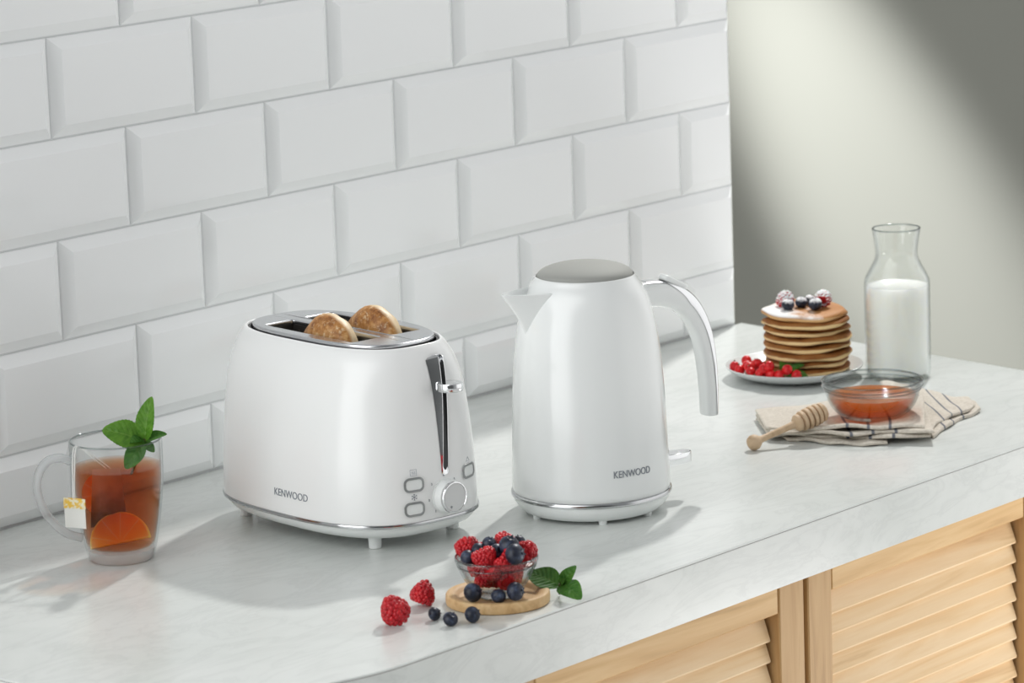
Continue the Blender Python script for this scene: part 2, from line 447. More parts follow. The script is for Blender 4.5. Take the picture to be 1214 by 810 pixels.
# the control end: S maps (across, height, outward) onto the curved end face
def S(w, z, o=0):
    def pt(w, z): return Vector((tA(z)*max(1-abs(w/tB(z))**NE, 1e-4)**(1/NE), w, z))
    p = pt(w, z); du = pt(w+.0005, z)-pt(w-.0005, z); dv = pt(w, z+.0005)-pt(w, z-.0005)
    return p + du.cross(dv).normalized()*o
def on_end(name, me, mat, parent, w0, z0, o=0, smooth=30, flat=False):
    setmat(me, mat, smooth)
    if flat:
        p = S(w0, z0); n = (S(w0, z0, .001)-p).normalized()
        X = (S(w0+.001, z0)-S(w0-.001, z0)).normalized(); F_ = Matrix((X, n.cross(X), n)).transposed().to_4x4(); F_.translation = p
        warp(me, lambda c_: F_ @ Vector((c_.x, c_.y, c_.z+o)))
    else: warp(me, lambda c_: S(w0+c_.x, z0+c_.y, c_.z+o))
    return link(name, me, parent)
slot_w = lambda z: .0088 + (z-.074)/.1*.0062
# chrome wedge beside the lever slot, tapering downward and standing proud at the top
m = MB(); rows = []; NZ = 30
for i in range(NZ+1):
    t = i/NZ; z = .0705 + (.1775-.0705)*t; sw = slot_w(z)
    wl = sw - .0042 - .0098*t**1.1; wr = sw + .0042
    rise = .0012 + .0052*t**1.3
    row_ = [(wl, -.001), (wl, .0004), (wl+.0010, .0010), (sw-.0034, rise), (sw-.0029, rise), (sw-.0028, .0006), (sw+.0028, .0006), (sw+.0029, rise*.85), (sw+.0034, rise*.85), (wr, .0006), (wr, -.001)]
    rows.append([S(a, z, b) for a, b in row_])
for zz, f in ((.1795, .75), (.1807, .3)):
    sw = slot_w(zz); row_ = [(sw-.0138*f-.001, -.001), (sw-.0138*f, .0004), (sw-.0128*f, .001), (sw-.0034, .0050*f), (sw-.0029, .0050*f), (sw-.001, .0050*f), (sw+.001, .0050*f), (sw+.0029*f, .0044*f), (sw+.0034*f, .0044*f), (sw+.0042*f, .0006), (sw+.0042*f, -.001)]
    rows.append([S(a, zz, b) for a, b in row_])
for zz, f in ((.0695,.8), (.0688,.4)):
    sw = slot_w(zz); rows.insert(0, [S(sw + q*f, zz, b) for q, b in ((-.0042,-.001),(-.0042,.0004),(-.0038,.001),(-.0034,.0012),(-.0029,.0012),(-.0015,.0012),(.0015,.0012),(.0029,.001),(.0034,.001),(.0042,.0006),(.0042,-.001))])
m.grid(rows); m.build('lever_track', M['chrome'], toaster, 25)
m = MB(); rows = []
for i in range(NZ+1):
    z = .0735 + (.1755-.0735)*i/NZ; sw = slot_w(z)
    e = min(1, math.sqrt(max(0, 1-((abs(z-.1245)-.0485)/.0026)**2)) if abs(z-.1245) > .0485 else 1); e = max(e, .05)
    rows.append([S(sw-.0027*e, z, .0009), S(sw+.0027*e, z, .0009)])
m.grid(rows); m.build('lever_slot', M['black'], toaster, 40)
# chrome lever: a thick round paddle on a short arm
zl = .1535; base = S(slot_w(zl), zl, 0)
lev = MB(); cx_ = base.x + .0140; cy_ = base.y
lev.lathe([(0,-.0046),(.0100,-.0046),(.0118,-.0040),(.0124,-.0028),(.0124,.0026),(.0119,.0036),(.0108,.0039),(0,.0035)], 48, cx_, cy_)
lv = lev.mesh('lever', M['chrome'], 30); warp(lv, lambda c_: Vector((c_.x, c_.y, c_.z+zl)))
lvo = link('lever', lv, toaster)
m = MB(); m.box((base.x-.004, cy_-.0021, zl-.004), (base.x+.006, cy_+.0021, zl+.0016)); m.build('lever_arm', M['chrome'], lvo, 0)
# dial
dial = bpy.data.objects.new('dial', None); COL.objects.link(dial); dial.parent = toaster; dial.empty_display_size = .01
def on_end_lathe(name, prof, mat, par, w0, z0, seg=64, smooth=30):
    mm = MB(); mm.lathe(prof, seg); me = mm.mesh(name, mat, smooth)
    return on_end(name, me, mat, par, w0, z0, 0, smooth, True)
on_end_lathe('dial_skirt', [(.0172,-.002),(.0172,.0006),(.0167,.0009),(.0163,.0010),(.0150,.0088),(.0145,.0094),(0,.0094)], M['white_plastic'], dial, .0085, .0485)
on_end_lathe('dial_ring', [(.0146,.0090),(.0151,.0096),(.0151,.0118),(.0145,.0127),(.0137,.0129),(.0134,.0124),(.0134,.009)], M['chrome'], dial, .0085, .0485)
on_end_lathe('dial_face', [(.0135,.009),(.0135,.0122),(.0133,.0124),(0,.0125)], princ('pale_satin_dial_face', (.68,.69,.69), .4)[0], dial, .0085, .0485)
for dx in (-.0006, .0006):
    m = MB(); m.box((dx-.0002, -.0012, 0), (dx+.0002, .0012, .0002)); me = m.mesh('dial_mark', M['grey_print'], 0)
    warp(me, lambda c_: Vector((c_.x*.83+c_.y*.5-.0052, c_.y*.83-c_.x*.5-.0085, c_.z)))
    on_end('dial_mark', me, M['grey_print'], dial, .0085, .0485, .0126, 0, True)
for d_, w0, z0 in (('1',-.0054,.0362), ('2',-.0125,.0478), ('3',-.0085,.0625), ('4',.0062,.0687), ('5',.0195,.0628)):
    on_end('dial_number', text_mesh(d_, 'dial_number', None, .0022), M['grey_print'], toaster, w0, z0, .00015, 0)
def btn(w0, z0, name, label):
    b = on_end(name, flat_mesh(name, [rrect(.0188,.0120,.0044,8)], .0004, .0005), M['white_plastic'], toaster, w0, z0, .0003)
    on_end('button_ring', flat_mesh('button_ring', [rrect(.0200,.0132,.0050,8), rrect(.0170,.0102,.0037,8)], .0002, .0003), M['ring'], b, w0, z0, .0011)
    return b
btn(-.0283, .0652, 'button', ''); btn(-.0290, .0420, 'button', ''); btn(.0412, .0662, 'button', '')
def strokes(name, segs, w0, z0, r=.00022, mat='pale_print'):
    mm = MB()
    for a, b in segs: mm.tube([(a[0],a[1],0),(b[0],b[1],0)], r, 6)
    on_end(name, mm.mesh(name, M[mat]), M[mat], toaster, w0, z0, .0001)
q = .0032
sq = [((-q,-q*.8),(q,-q*.8)),((q,-q*.8),(q,q*.5)),((q,q*.5),(q*1.05,q)),((q*1.05,q),(-q*1.05,q)),((-q*1.05,q),(-q,q*.5)),((-q,q*.5),(-q,-q*.8))]
for dx in (-.0013,0,.0013): sq += [((dx,-.0014),(dx+.0004,-.0004)),((dx+.0004,-.0004),(dx-.0003,.0006)),((dx-.0003,.0006),(dx+.0002,.0016))]
strokes('reheat_symbol', sq, -.0280, .0762)
fl_ = []
for k in range(6):
    a = math.radians(60*k+30); cxx, cyy = math.cos(a), math.sin(a)
    fl_.append(((0,0),(.0031*cxx,.0031*cyy)))
    for da in (-.6,.6): fl_.append(((.0019*cxx,.0019*cyy),(.0019*cxx+.0012*math.cos(a+da),.0019*cyy+.0012*math.sin(a+da))))
strokes('defrost_symbol', fl_, -.0286, .0533, mat='grey_print')
strokes('cancel_symbol', [((-.0028,-.0016),(.0028,-.0016)),((-.0028,-.0016),(0,.0026)),((.0028,-.0016),(0,.0026))], .0415, .0768)
# brand lettering on the long side (facing -Y in the toaster's own frame)
def side(l, z, o=0):
    def pt(l, z): return Vector((l, -tB(z)*max(1-abs(l/tA(z))**NE, 1e-4)**(1/NE), z))
    p = pt(l, z); du = pt(l+.0005, z)-pt(l-.0005, z); dv = pt(l, z+.0005)-pt(l, z-.0005)
    return p + du.cross(dv).normalized()*o
me = setmat(text_mesh('KENWOOD', 'lettering', .0490, .0070), M['grey_print'], 0)
warp(me, lambda c_: side(.0254+c_.x, .0492+c_.y, c_.z+.0002)); link('lettering', me, toaster)

# toasted buns standing in the slots
def crust(name):
    m, nt, p = princ(name, (.5,.25,.08), .45, spec=.4)
    v = coords(nt); n1 = noise(nt, v, 70, 6, .72); n2 = noise(nt, v, 210, 4, .7)
    tc = N(nt, 'TexCoord'); sx = N(nt, 'SeparateXYZ'); L(nt, tc.outputs['Generated'], sx.inputs[0])
    col = ramp(nt, n1, [(.34,(.68,.40,.16)), (.48,(.46,.205,.055)), (.62,(.22,.075,.018))])
    edge = ramp(nt, math_(nt, 'ADD', sx.outputs[1], math_(nt, 'MULTIPLY', math_(nt, 'SUBTRACT', n1, .5), .35)), [(.52,(0,0,0)), (.66,(1,1,1))])
    col = mixc(nt, edge, col, (.78,.60,.37))
    fleck = ramp(nt, n2, [(.55,(0,0,0)), (.66,(1,1,1))])
    col = mixc(nt, math_(nt, 'MULTIPLY', fleck, .6), col, (.84,.68,.44))
    L(nt, col, p.inputs['Base Color']); bump(nt, p, n2, .35, .0012); return m
M['crust'] = crust('toasted_crust')
TM = Matrix.Translation((-.9939,-.2762,0)) @ Matrix.Rotation(tz, 4, 'Z')
def bun(seed, l, w, z, R, label, tilt):
    r_ = random.Random(seed); m = MB()
    prof = [(0,-.0125),(R*.40,-.0120),(R*.70,-.0098),(R*.88,-.0060),(R*.97,-.0015),(R,.0035),(R*.985,.0080),(R*.95,.0108),(R*.88,.0120),(R*.5,.0115),(0,.0118)]
    prof = [tuple(q) for q in spline(prof, 30)]; prof[0] = (0,prof[0][1]); prof[-1] = (0,prof[-1][1])
    m.lathe(prof, 56)
    ph = [r_.uniform(0,6.28) for _ in range(4)]
    vs = []
    for x, y, zz in m.v:
        a = math.atan2(y, x); f = 1 + .02*math.sin(2*a+ph[0]) + .012*math.sin(5*a+ph[1]) + .006*math.sin(11*a+ph[2]+zz*400)
        vs.append((x*f, zz + .0006*math.sin(x*300+ph[3]), y*f))   # disc stands upright, axis along Y
    m.v = vs
    o = m.build('toasted_bun', M['crust'], None, 60)
    o.matrix_world = TM @ Matrix.Translation((l, w, z)) @ Matrix.Rotation(tilt, 4, 'X')
    return tag(o, label, 'bun', 'toasted buns in the toaster')
bun(1, .008, -.0242, .1735, .0380, 'toasted round bun standing in the toaster slot nearer the camera', .02)
bun(2, .013, .0242, .1705, .0415, 'toasted round bun standing in the toaster slot nearer the tiled wall', -.02)

# ------------------------------------------------------------------ kettle
kz = math.atan2(-.370, .929)
kettle = thing('kettle', 'glossy white jug kettle with brushed steel lid and chrome handle strip', 'kettle', (-.8239,-.4394,0), kz)
KR = [(.0235,.0768),(.035,.0770),(.0523,.0763),(.0876,.0751),(.1229,.0735),(.158,.0707),(.183,.0672),(.1975,.0640),(.211,.0600),(.2205,.0558),(.2275,.0515),(.2312,.0488)]
kr = lambda z: interp(z, KR)
m = MB(); prof = [(.070,.0232),(.0762,.0232)] + [(kr(z), z) for z in [.0240+(.2312-.024)*i/44 for i in range(45)]] + [(.0484,.2325),(.0476,.2330),(.0472,.2320),(.0472,.226),(0,.226)]
m.lathe(prof, 128); m.build('body', M['kettle_white'], kettle, 50)
m = MB(); m.lathe([(0,.0035),(.064,.0035),(.0665,.0042),(.0715,.0085),(.0748,.0130),(.0766,.0175),(.0768,.0190),(.070,.0192),(0,.0192)], 128); m.build('base', M['white_plastic'], kettle, 40)
m = MB(); m.lathe([(.070,.0185),(.0772,.0187),(.0783,.0194),(.0784,.0210),(.0780,.0226),(.0772,.0234),(.070,.0236)], 128, closed=True); m.build('chrome_band', M['band'], kettle, 50)
for a in (-178, -110, -60, 40, 100):
    m = MB(); m.lathe([(0,0),(.0035,0),(.0040,.0006),(.0042,.005),(0,.005)], 16, .062*math.cos(math.radians(a)), .062*math.sin(math.radians(a))); m.build('foot', M['white_plastic'], kettle, 40)
m = MB(); lid = [(0,.2252),(.0466,.2252),(.0466,.2318),(.0461,.2330)] + [(.0461*math.cos(t), .2330 + .0125*math.sin(t)) for t in [PI/2*i/14 for i in range(1,14)]] + [(0,.2455)]
m.lathe(lid, 96); m.build('lid', M['lid_steel'], kettle, 50)
# spout: a beak whose sections widen and lean out towards the lip
def beak(t, inner=0):
    z = .174 + (.2225-.174)*t
    tip = .0655 + .0265*t**1.5 - inner*1.1; hw = .0115 + .0170*t**1.1 - inner; back = kr(z) - .018
    pts = []
    n = 24
    for i in range(n+1):
        u = -1 + 2*i/n; k = abs(u)
        pts.append((-(tip - (tip-back)*(k**1.5)) , hw*u/ (1) * (1 - .0*k), z))
    return pts
m = MB(); ts = [i/14 for i in range(15)]
outer = [beak(t) for t in ts]; inner = [beak(t, .0020) for t in reversed([t for t in ts if t > .45])]
lip = [(x*.999, y*.97, z+.0008) for x, y, z in beak(1, .0008)]
allr = outer + [lip] + inner
n_ = len(allr[0]); vs = [p for r_ in allr for p in r_]; fs = []
for i in range(len(allr)-1):
    for j in range(n_-1): fs.append((i*n_+j, i*n_+j+1, (i+1)*n_+j+1, (i+1)*n_+j))
fs.append(tuple(range((len(allr)-1)*n_, len(allr)*n_)))
m.add(vs, fs); m.build('spout', M['kettle_white'], kettle, 60)
# handle
HP = [(.052,.2048),(.0726,.2052),(.087,.2030),(.1036,.1958),(.117,.1823),(.1268,.162),(.1323,.1364),(.1348,.1050),(.1350,.0785)]
HT = [.0265,.0260,.0252,.0238,.0215,.0190,.0168,.0148,.0132]; HW = [.0255,.0250,.0245,.0240,.0232,.0225,.0218,.0210,.0204]
path = spline([(a, b, t, w) for (a, b), t, w in zip(HP, HT, HW)], 60)
def hsec(i, f0=0, f1=2*PI, seg=32, grow=0, n=3.2, closed=True):
    a, b, th, wd = path[i]; p0 = path[max(i-1,0)]; p1 = path[min(i+1,59)]
    tx, tz_ = p1[0]-p0[0], p1[1]-p0[1]; l_ = math.hypot(tx, tz_); tx /= l_; tz_ /= l_
    nx, nz = -tz_, tx                      # outward side of the hook
    if nx*1 + nz*1 < 0: nx, nz = -nx, -nz
    pts = []
    cnt = seg if closed else seg+1
    for j in range(cnt):
        t = f0 + (f1-f0)*j/seg; c_, s_ = math.cos(t), math.sin(t)
        u = (th/2+grow)*math.copysign(abs(c_)**(2/n), c_); v = (wd/2+grow)*math.copysign(abs(s_)**(2/n), s_)
        pts.append((a+nx*u, v, b+nz*u))
    return pts
m = MB(); rings = [hsec(i) for i in range(60)]
ex, ez = path[59][0], path[59][1]
end = [(ex+(x-ex)*.93, y*.93, z-.0016) for x, y, z in rings[-1]]
m.loft(rings+[end]); handle = m.build('handle', M['kettle_white'], kettle, 50)
m = MB(); rows = []
for i in range(10, 60):
    f = min(1, (i-10)/10)
    u0 = .92 - .80*f + .42*max(0,(i-26)/33)
    ang = math.acos(max(.01,u0)**1.6)
    rows.append(hsec(i, -ang, ang, 20, .0006, closed=False))
rows.append([(x-.0002, y*.96, z-.0018) for x, y, z in rows[-1]])
m.grid(rows); m.build('chrome_strip', M['chrome'], handle, 50)
m = MB(); rows = []
for k, i in enumerate(range(4, 16)):
    rows.append(hsec(i, -.62, .62, 14, .0004, closed=False))
m.grid(rows); m.build('top_trim', M['plate_steel'], handle, 50)
# white push button on top of the handle
m = MB()
b0 = path[15]; b1_ = path[26]
me = flat_mesh('lid_button', [rrect(.029,.0135,.0060,8)], .0016, .0014, 3); setmat(me, M['white_plastic'], 40)
ang = math.atan2(.2063-.2165, .1030-.0840)
Rm = Matrix.Translation((.0985,0,.2135)) @ Matrix.Rotation(-ang, 4, 'Y')
warp(me, lambda c_: Rm @ c_); link('lid_button', me, handle)
# switch lever below the handle
me = flat_mesh('switch_lever', [[(.070,-.009),(.098,-.0085),(.107,-.0065),(.1105,-.003),(.1115,0),(.1105,.003),(.107,.0065),(.098,.0085),(.070,.009)]], .0046, .0012, 3); setmat(me, M['chrome'], 40)
warp(me, lambda c_: c_ + Vector((0,0,.0385))); link('switch_lever', me, kettle)
me = setmat(text_mesh('KENWOOD', 'lettering', .0415, .0068), M['grey_print'], 0)
def kside(c_):
    a = math.radians(-87.2) + c_.x/.0766; z = .0508 + c_.y; r_ = kr(z) + c_.z + .0003
    return Vector((r_*math.cos(a), r_*math.sin(a), z))
warp(me, kside); link('lettering', me, kettle)

# ------------------------------------------------------------------ leaves
def leaf_material(name, c0, c1, vein):
    m, nt, p = princ(name, c0, .42, spec=.4)
    uv = N(nt, 'UVMap'); sx = N(nt, 'SeparateXYZ'); L(nt, uv.outputs[0], sx.inputs[0])
    v = math_(nt, 'ABSOLUTE', math_(nt, 'SUBTRACT', sx.outputs[1], .5))
    mid = ramp(nt, v, [(.0,(1,1,1)), (.035,(0,0,0))])
    w = math_(nt, 'SINE', math_(nt, 'MULTIPLY', math_(nt, 'SUBTRACT', sx.outputs[0], math_(nt, 'MULTIPLY', v, .55)), 48))
    veins = ramp(nt, w, [(.86,(0,0,0)), (1,(1,1,1))])
    n1 = noise(nt, coords(nt), 140, 4, .6)
    col = ramp(nt, n1, [(.3, c0), (.7, c1)])
    col = mixc(nt, math_(nt, 'MULTIPLY', veins, .22), col, vein); col = mixc(nt, math_(nt, 'MULTIPLY', mid, .45), col, vein)
    L(nt, col, p.inputs['Base Color'])
    h = math_(nt, 'ADD', math_(nt, 'MULTIPLY', w, -.5), math_(nt, 'MULTIPLY', n1, .8)); bump(nt, p, h, .35, .0007)
    tl = N(nt, 'BsdfTranslucent'); L(nt, col, tl.inputs[0]); mx = N(nt, 'MixShader'); mx.inputs[0].default_value = .28
    out = [n for n in nt.nodes if n.type == 'OUTPUT_MATERIAL'][0]
    L(nt, p.outputs[0], mx.inputs[1]); L(nt, tl.outputs[0], mx.inputs[2]); L(nt, mx.outputs[0], out.inputs[0])
    return m
M['mint'] = leaf_material('mint_leaf', (.075,.23,.018), (.17,.38,.04), (.30,.48,.10))
M['mint_dark'] = leaf_material('dark_mint_leaf', (.042,.165,.020), (.100,.270,.036), (.17,.33,.07))
M['stem'] = princ('mint_stem', (.09,.10,.03), .5)[0]
def leaf(parent, base, tip, normal, width, fold=.25, droop=.12, seed=0, mat='mint', teeth=.05):
    base = Vector(base); tip = Vector(tip); ln = (tip-base).length; r_ = random.Random(seed)
    F_ = frame(base, tip-base, normal); m = MB(); NU, NV = 26, 12
    def grid(dz):
        rows = []
        for i in range(NU+1):
            u = i/NU; w = width/2*(math.sin(PI*min(1, u*.94+.035))**.72)*(1.12-.34*u)
            if i == NU: w = 0.00015
            w *= 1 + teeth*(2*abs((u*13) % 1-.5)-.5)
            row_ = []
            for j in range(NV+1):
                v = -1+2*j/NV
                x = u*ln + .10*width*abs(v)*math.sin(PI*u)*-.2
                z = droop*ln*math.sin(PI*u)*1.0 + fold*w*abs(v)**1.3 - .0007*math.cos(abs(v)*1.5)*math.sin(u*38-abs(v)*4)*min(1, w/.004)*.6
                row_.append((F_ @ Vector((x, v*w, z+dz))))
            rows.append(row_)
        return rows
    for dz, fl2 in ((0,0), (-.0005,1)):
        rows = grid(dz); o = m.grid(rows); k = o
        for i in range(NU+1):
            for j in range(NV+1): m.uv[k] = (i/NU, j/NV); k += 1
    return m.build('leaf', M[mat], parent, 60)
def stalk(parent, pts, r0, r1):
    m = MB(); p = spline(pts, 10); m.tube(p, [r0+(r1-r0)*i/9 for i in range(10)], 8); return m.build('stem', M['stem'], parent, 60)

# ------------------------------------------------------------------ mug of tea
MU = Vector((-1.2103,-.182,0))
hd = (-Vector((.647,-.763,0))*.985 - Vector((.763,.647,0))*.17)
mug = thing('glass_mug', 'clear glass mug of tea with a rounded handle at the left end of the worktop', 'mug', MU, math.atan2(hd.y, hd.x))
MO = [(.0,.0307),(.004,.0315),(.012,.0335),(.025,.0362),(.04,.0388),(.06,.0415),(.08,.0431),(.10,.0436),(.115,.0435)]
mo = lambda z: interp(z, MO)
zs = [.0008+(.1145-.0008)*i/40 for i in range(41)]
prof = [(0,0),(.0295,0)] + [(mo(z), z) for z in zs] + [(mo(.115)-.0004,.1153),(mo(.115)-.0012,.1156),(mo(.115)-.0019,.1152)]
prof += [(mo(z)-.0021, z) for z in reversed(zs) if z > .0145] + [(.0285,.0125),(.02,.0115),(0,.0113)]
m = MB(); m.lathe(prof, 96); m.build('cup', M['glass_mug'], mug, 40)
hp = spline([(.0425,0,.097),(.052,0,.1005),(.064,0,.0985),(.0725,0,.088),(.0752,0,.0720),(.0700,0,.0520),(.0600,0,.0370),(.0490,0,.0275),(.0355,0,.0225)], 40)
m = MB(); rings = []
for i, p in enumerate(hp):
    t = Vector(hp[min(i+1,39)]) - Vector(hp[max(i-1,0)]); t.normalize(); n = Vector((t.z,0,-t.x))
    rings.append([Vector(p)+n*(.0042*math.cos(a))+Vector((0,1,0))*(.0060*math.sin(a)) for a in [2*PI*j/20 for j in range(20)]])
m.loft(rings); m.build('handle', M['glass_frost'], mug, 60)
m = MB(); m.lathe([(0,.0004),(.0288,.0004),(.0302,.002),(.0316,.0105),(.0300,.0112),(0,.0108)], 64); m.build('thick_base', M['glass_thick'], mug, 40)
m = MB(); zl_ = .0900
ii = [z for z in zs if .016 < z < zl_-.001]
m.lathe([(0,.0116),(.02,.0118),(.0282,.0130)] + [(mo(z)-.0023, z) for z in ii] + [(mo(zl_)-.0023, zl_), (mo(zl_)-.0040, zl_-.0006), (0, zl_-.0006)], 96)
tea = m.build('tea', M['tea'], None, 40); tea.location = MU
tag(tea, 'amber tea filling the glass mug', 'tea', kind='stuff')
def glass_rim(parent, R, z, t, name='rim', flat=1.0):
    m = MB(); m.lathe([(R+t*math.cos(a), z+t*flat*math.sin(a)) for a in [2*PI*k/12 for k in range(12)]], 96, closed=True)
    return m.build(name, M['rim'], parent, 80)
glass_rim(mug, .0425, .1150, .00085)
# citrus slices in the tea
def citrus(name):
    m, nt, p = princ(name, (.9,.4,.04), .4)
    tc = N(nt, 'TexCoord'); sx = N(nt, 'SeparateXYZ'); L(nt, tc.outputs['Object'], sx.inputs[0])
    r_ = math_(nt, 'SQRT', math_(nt, 'ADD', math_(nt, 'POWER', sx.outputs[0], 2), math_(nt, 'POWER', sx.outputs[1], 2)))
    a = math_(nt, 'ARCTAN2', sx.outputs[1], sx.outputs[0])
    seg = math_(nt, 'ABSOLUTE', math_(nt, 'SINE', math_(nt, 'MULTIPLY', a, 4.5)))
    flesh = ramp(nt, seg, [(.0,(.98,.74,.25)), (.16,(.97,.55,.07)), (1,(.95,.48,.04))])
    col = mixc(nt, ramp(nt, math_(nt, 'MULTIPLY', r_, 30), [(.80,(0,0,0)), (.83,(1,1,1))]), flesh, (1.0,.82,.20))
    col = mixc(nt, ramp(nt, math_(nt, 'MULTIPLY', r_, 30), [(.885,(0,0,0)), (.90,(1,1,1))]), col, (1.0,.66,.02))
    L(nt, col, p.inputs['Base Color']); p.inputs['Subsurface Weight'].default_value = .4; p.inputs['Subsurface Radius'].default_value = (.006,.003,.001); p.inputs['Subsurface Scale'].default_value = 1
    return m
M['citrus'] = citrus('orange_slice')
def slice_(loc, nrm, R, label):
    m = MB(); m.lathe([(0,-.003),(R*.9,-.003),(R*.97,-.0025),(R,-.0012),(R,.0012),(R*.97,.0025),(R*.9,.003),(0,.003)], 64)
    o = m.build('orange_slice', M['citrus'], None, 40); o.matrix_world = frame(loc, Vector(nrm).orthogonal(), nrm)
    return tag(o, label, 'fruit slice', 'orange slices in the tea')
toc = Vector((-.763,-.647,0)); rr = Vector((.647,-.763,0))
R_ = .0278
half = [(R_*math.cos(PI*k/40), R_*math.sin(PI*k/40)) for k in range(41)]
me = setmat(flat_mesh('orange_slice', [half], .0020, .0009, 2), M['citrus'], 40)
o = link('orange_slice', me); zn = toc*.93 + Vector((0,0,.37)); xn = rr*.985 + Vector((0,0,.17))
o.matrix_world = frame(MU + toc*.0115 + rr*.001 + Vector((0,0,.0182)), xn, zn)
tag(o, 'half orange slice standing on its cut edge at the bottom of the tea', 'fruit slice', 'orange slices in the tea')
slice_(MU - rr*.0165 - toc*.0120 + Vector((0,0,.0600)), toc*.90 - rr*.30 + Vector((0,0,.25)), .0205, 'orange slice standing upright in the tea behind the tea bag')
# tea bag hanging into the tea
tb = thing('tea_bag', 'paper tea bag in the mug, its yellow and white tag hanging outside', 'tea bag', MU)
m, nt, p = princ('wet_tea_bag_paper', (.6,.45,.4), .6)
tc = N(nt, 'TexCoord'); sx = N(nt, 'SeparateXYZ'); L(nt, tc.outputs['Generated'], sx.inputs[0])
f = math_(nt, 'ADD', sx.outputs[2], math_(nt, 'MULTIPLY', math_(nt, 'SUBTRACT', noise(nt, coords(nt), 120, 3), .5), .3))
L(nt, ramp(nt, f, [(.16,(.05,.03,.025)), (.40,(.26,.17,.14)), (.7,(.62,.47,.40))]), p.inputs['Base Color']); M['bag'] = m
bc = -rr*.010 + toc*.0005 + Vector((0,0,.004)); rows_f = []; m = MB()
for sgn in (1,-1):
    rows = []
    for i in range(13):
        t = i/12; row_ = []
        for j in range(9):
            u = -1+2*j/8; hw = .0130+.0045*(1-t)
            bulge = .0055*(1-t*.7)*(max(0,1-u*u)**.6)*(min(1,4*t*(1.12-t)+.02) if t < 1 else .02)
            row_.append(bc + rr*(u*hw) + toc*(sgn*bulge) + Vector((0,0,.027+.056*t)))
        rows.append(row_)
    m.grid(rows)
m.build('bag', M['bag'], tb, 60)
M['string'] = princ('white_cotton_string', (.85,.85,.83), .8)[0]
rim = -rr*.0315 + toc*.0310; rim_out = -rr*.0325 + toc*.0326
m = MB()
m.tube(spline([tuple(bc+Vector((0,0,.083))), tuple(-rr*.018+toc*.027+Vector((0,0,.103))), tuple(-rr*.0315+toc*.0290+Vector((0,0,.1155))), tuple(-rr*.0335+toc*.0322+Vector((0,0,.1150))), tuple(-rr*.0358+toc*.0336+Vector((0,0,.092))), tuple(-rr*.0372+toc*.0345+Vector((0,0,.068)))], 28), .0006, 8)
m.tube(spline([tuple(bc+rr*.004+Vector((0,0,.083))), tuple(-rr*.020+toc*.0285+Vector((0,0,.1075))), tuple(-rr*.0345+toc*.0262+Vector((0,0,.1158))), tuple(-rr*.0362+toc*.0290+Vector((0,0,.1130))), tuple(-rr*.0378+toc*.0322+Vector((0,0,.090))), tuple(-rr*.0386+toc*.0345+Vector((0,0,.068)))], 28), .0006, 8)
m.build('string', M['string'], tb, 60)
tagc = -rr*.0372 + toc*.0350
m = MB(); hw, z0, z1, z2 = .0096, .0395, .0592, .0680
def tagrow(z, o, s=1): return [tagc + rr*(u*hw*s) + toc*(o+.0012*u*u) + Vector((0,0,z-.0012*u)) for u in [-1+2*k/6 for k in range(7)]]
m = MB(); m.grid([tagrow(z0,0), tagrow((z0+z1)/2,.0008), tagrow(z1,.0002)]); m.grid([tagrow(z0,-.0008), tagrow((z0+z1)/2,0), tagrow(z1,-.0006)])
tg = m.build('paper_tag', princ('white_tag_paper', (.82,.82,.78), .6)[0], tb, 50); tg['label'] = 'white lower part of the tag'
m = MB(); m.grid([tagrow(z1-.001,.0010,1.04), tagrow((z1+z2)/2,.0014,1.05), tagrow(z2,.0006,1.04)]); m.grid([tagrow(z1-.001,-.0008,1.04), tagrow((z1+z2)/2,-.0006,1.05), tagrow(z2,-.0004,1.04)])
mm, nt, p = princ('yellow_tag_band', (.85,.60,.12), .6)
L(nt, ramp(nt, noise(nt, coords(nt), 300, 2), [(.45,(.85,.55,.08)), (.6,(.86,.80,.62))]), p.inputs['Base Color'])
yb = m.build('tag_band', mm, tg, 50); yb['label'] = 'yellow printed band of the tag'
# mint in the mug
mc = Vector((-1.2061,-.2174,.1165))
sm = thing('mint_sprig', 'fresh green mint sprig standing in the glass mug of tea', 'mint', mc)
P = lambda x, y, z: Vector((x,y,z)) - mc
leaf(sm, P(-1.2075,-.2158,.1165), P(-1.2320,-.1885,.1295)+toc*.004, toc*.75+Vector((0,0,.65)), .030, .16, .10, 1)
leaf(sm, P(-1.2061,-.2174,.1170), P(-1.2006,-.2238,.1585), toc*.85+rr*-.45, .0205, .35, .06, 2)
leaf(sm, P(-1.2061,-.2180,.1165), P(-1.1928,-.2332,.1225), toc*.55+Vector((0,0,.8)), .0120, .3, .12, 3, 'mint_dark')
leaf(sm, P(-1.2068,-.2165,.1165), P(-1.2185,-.2028,.0915)+toc*.004, toc*.9+Vector((0,0,.3)), .0185, .2, .10, 4, 'mint_dark')
leaf(sm, P(-1.2065,-.2165,.1175), P(-1.2150,-.2065,.1175)+toc*.010, toc*.5+Vector((0,0,.85)), .0120, .2, .15, 5, 'mint_dark')
leaf(sm, P(-1.2055,-.2178,.1160), P(-1.2000,-.2230,.1060)+toc*.003, toc*.9+Vector((0,0,.2)), .0090, .2, .10, 6, 'mint_dark')
stalk(sm, [tuple(P(-1.2061,-.2174,.1185)), tuple(P(-1.2040,-.2105,.107)), tuple(P(-1.2040,-.2020,.094)), tuple(P(-1.2060,-.1960,.082))], .0016, .0012)

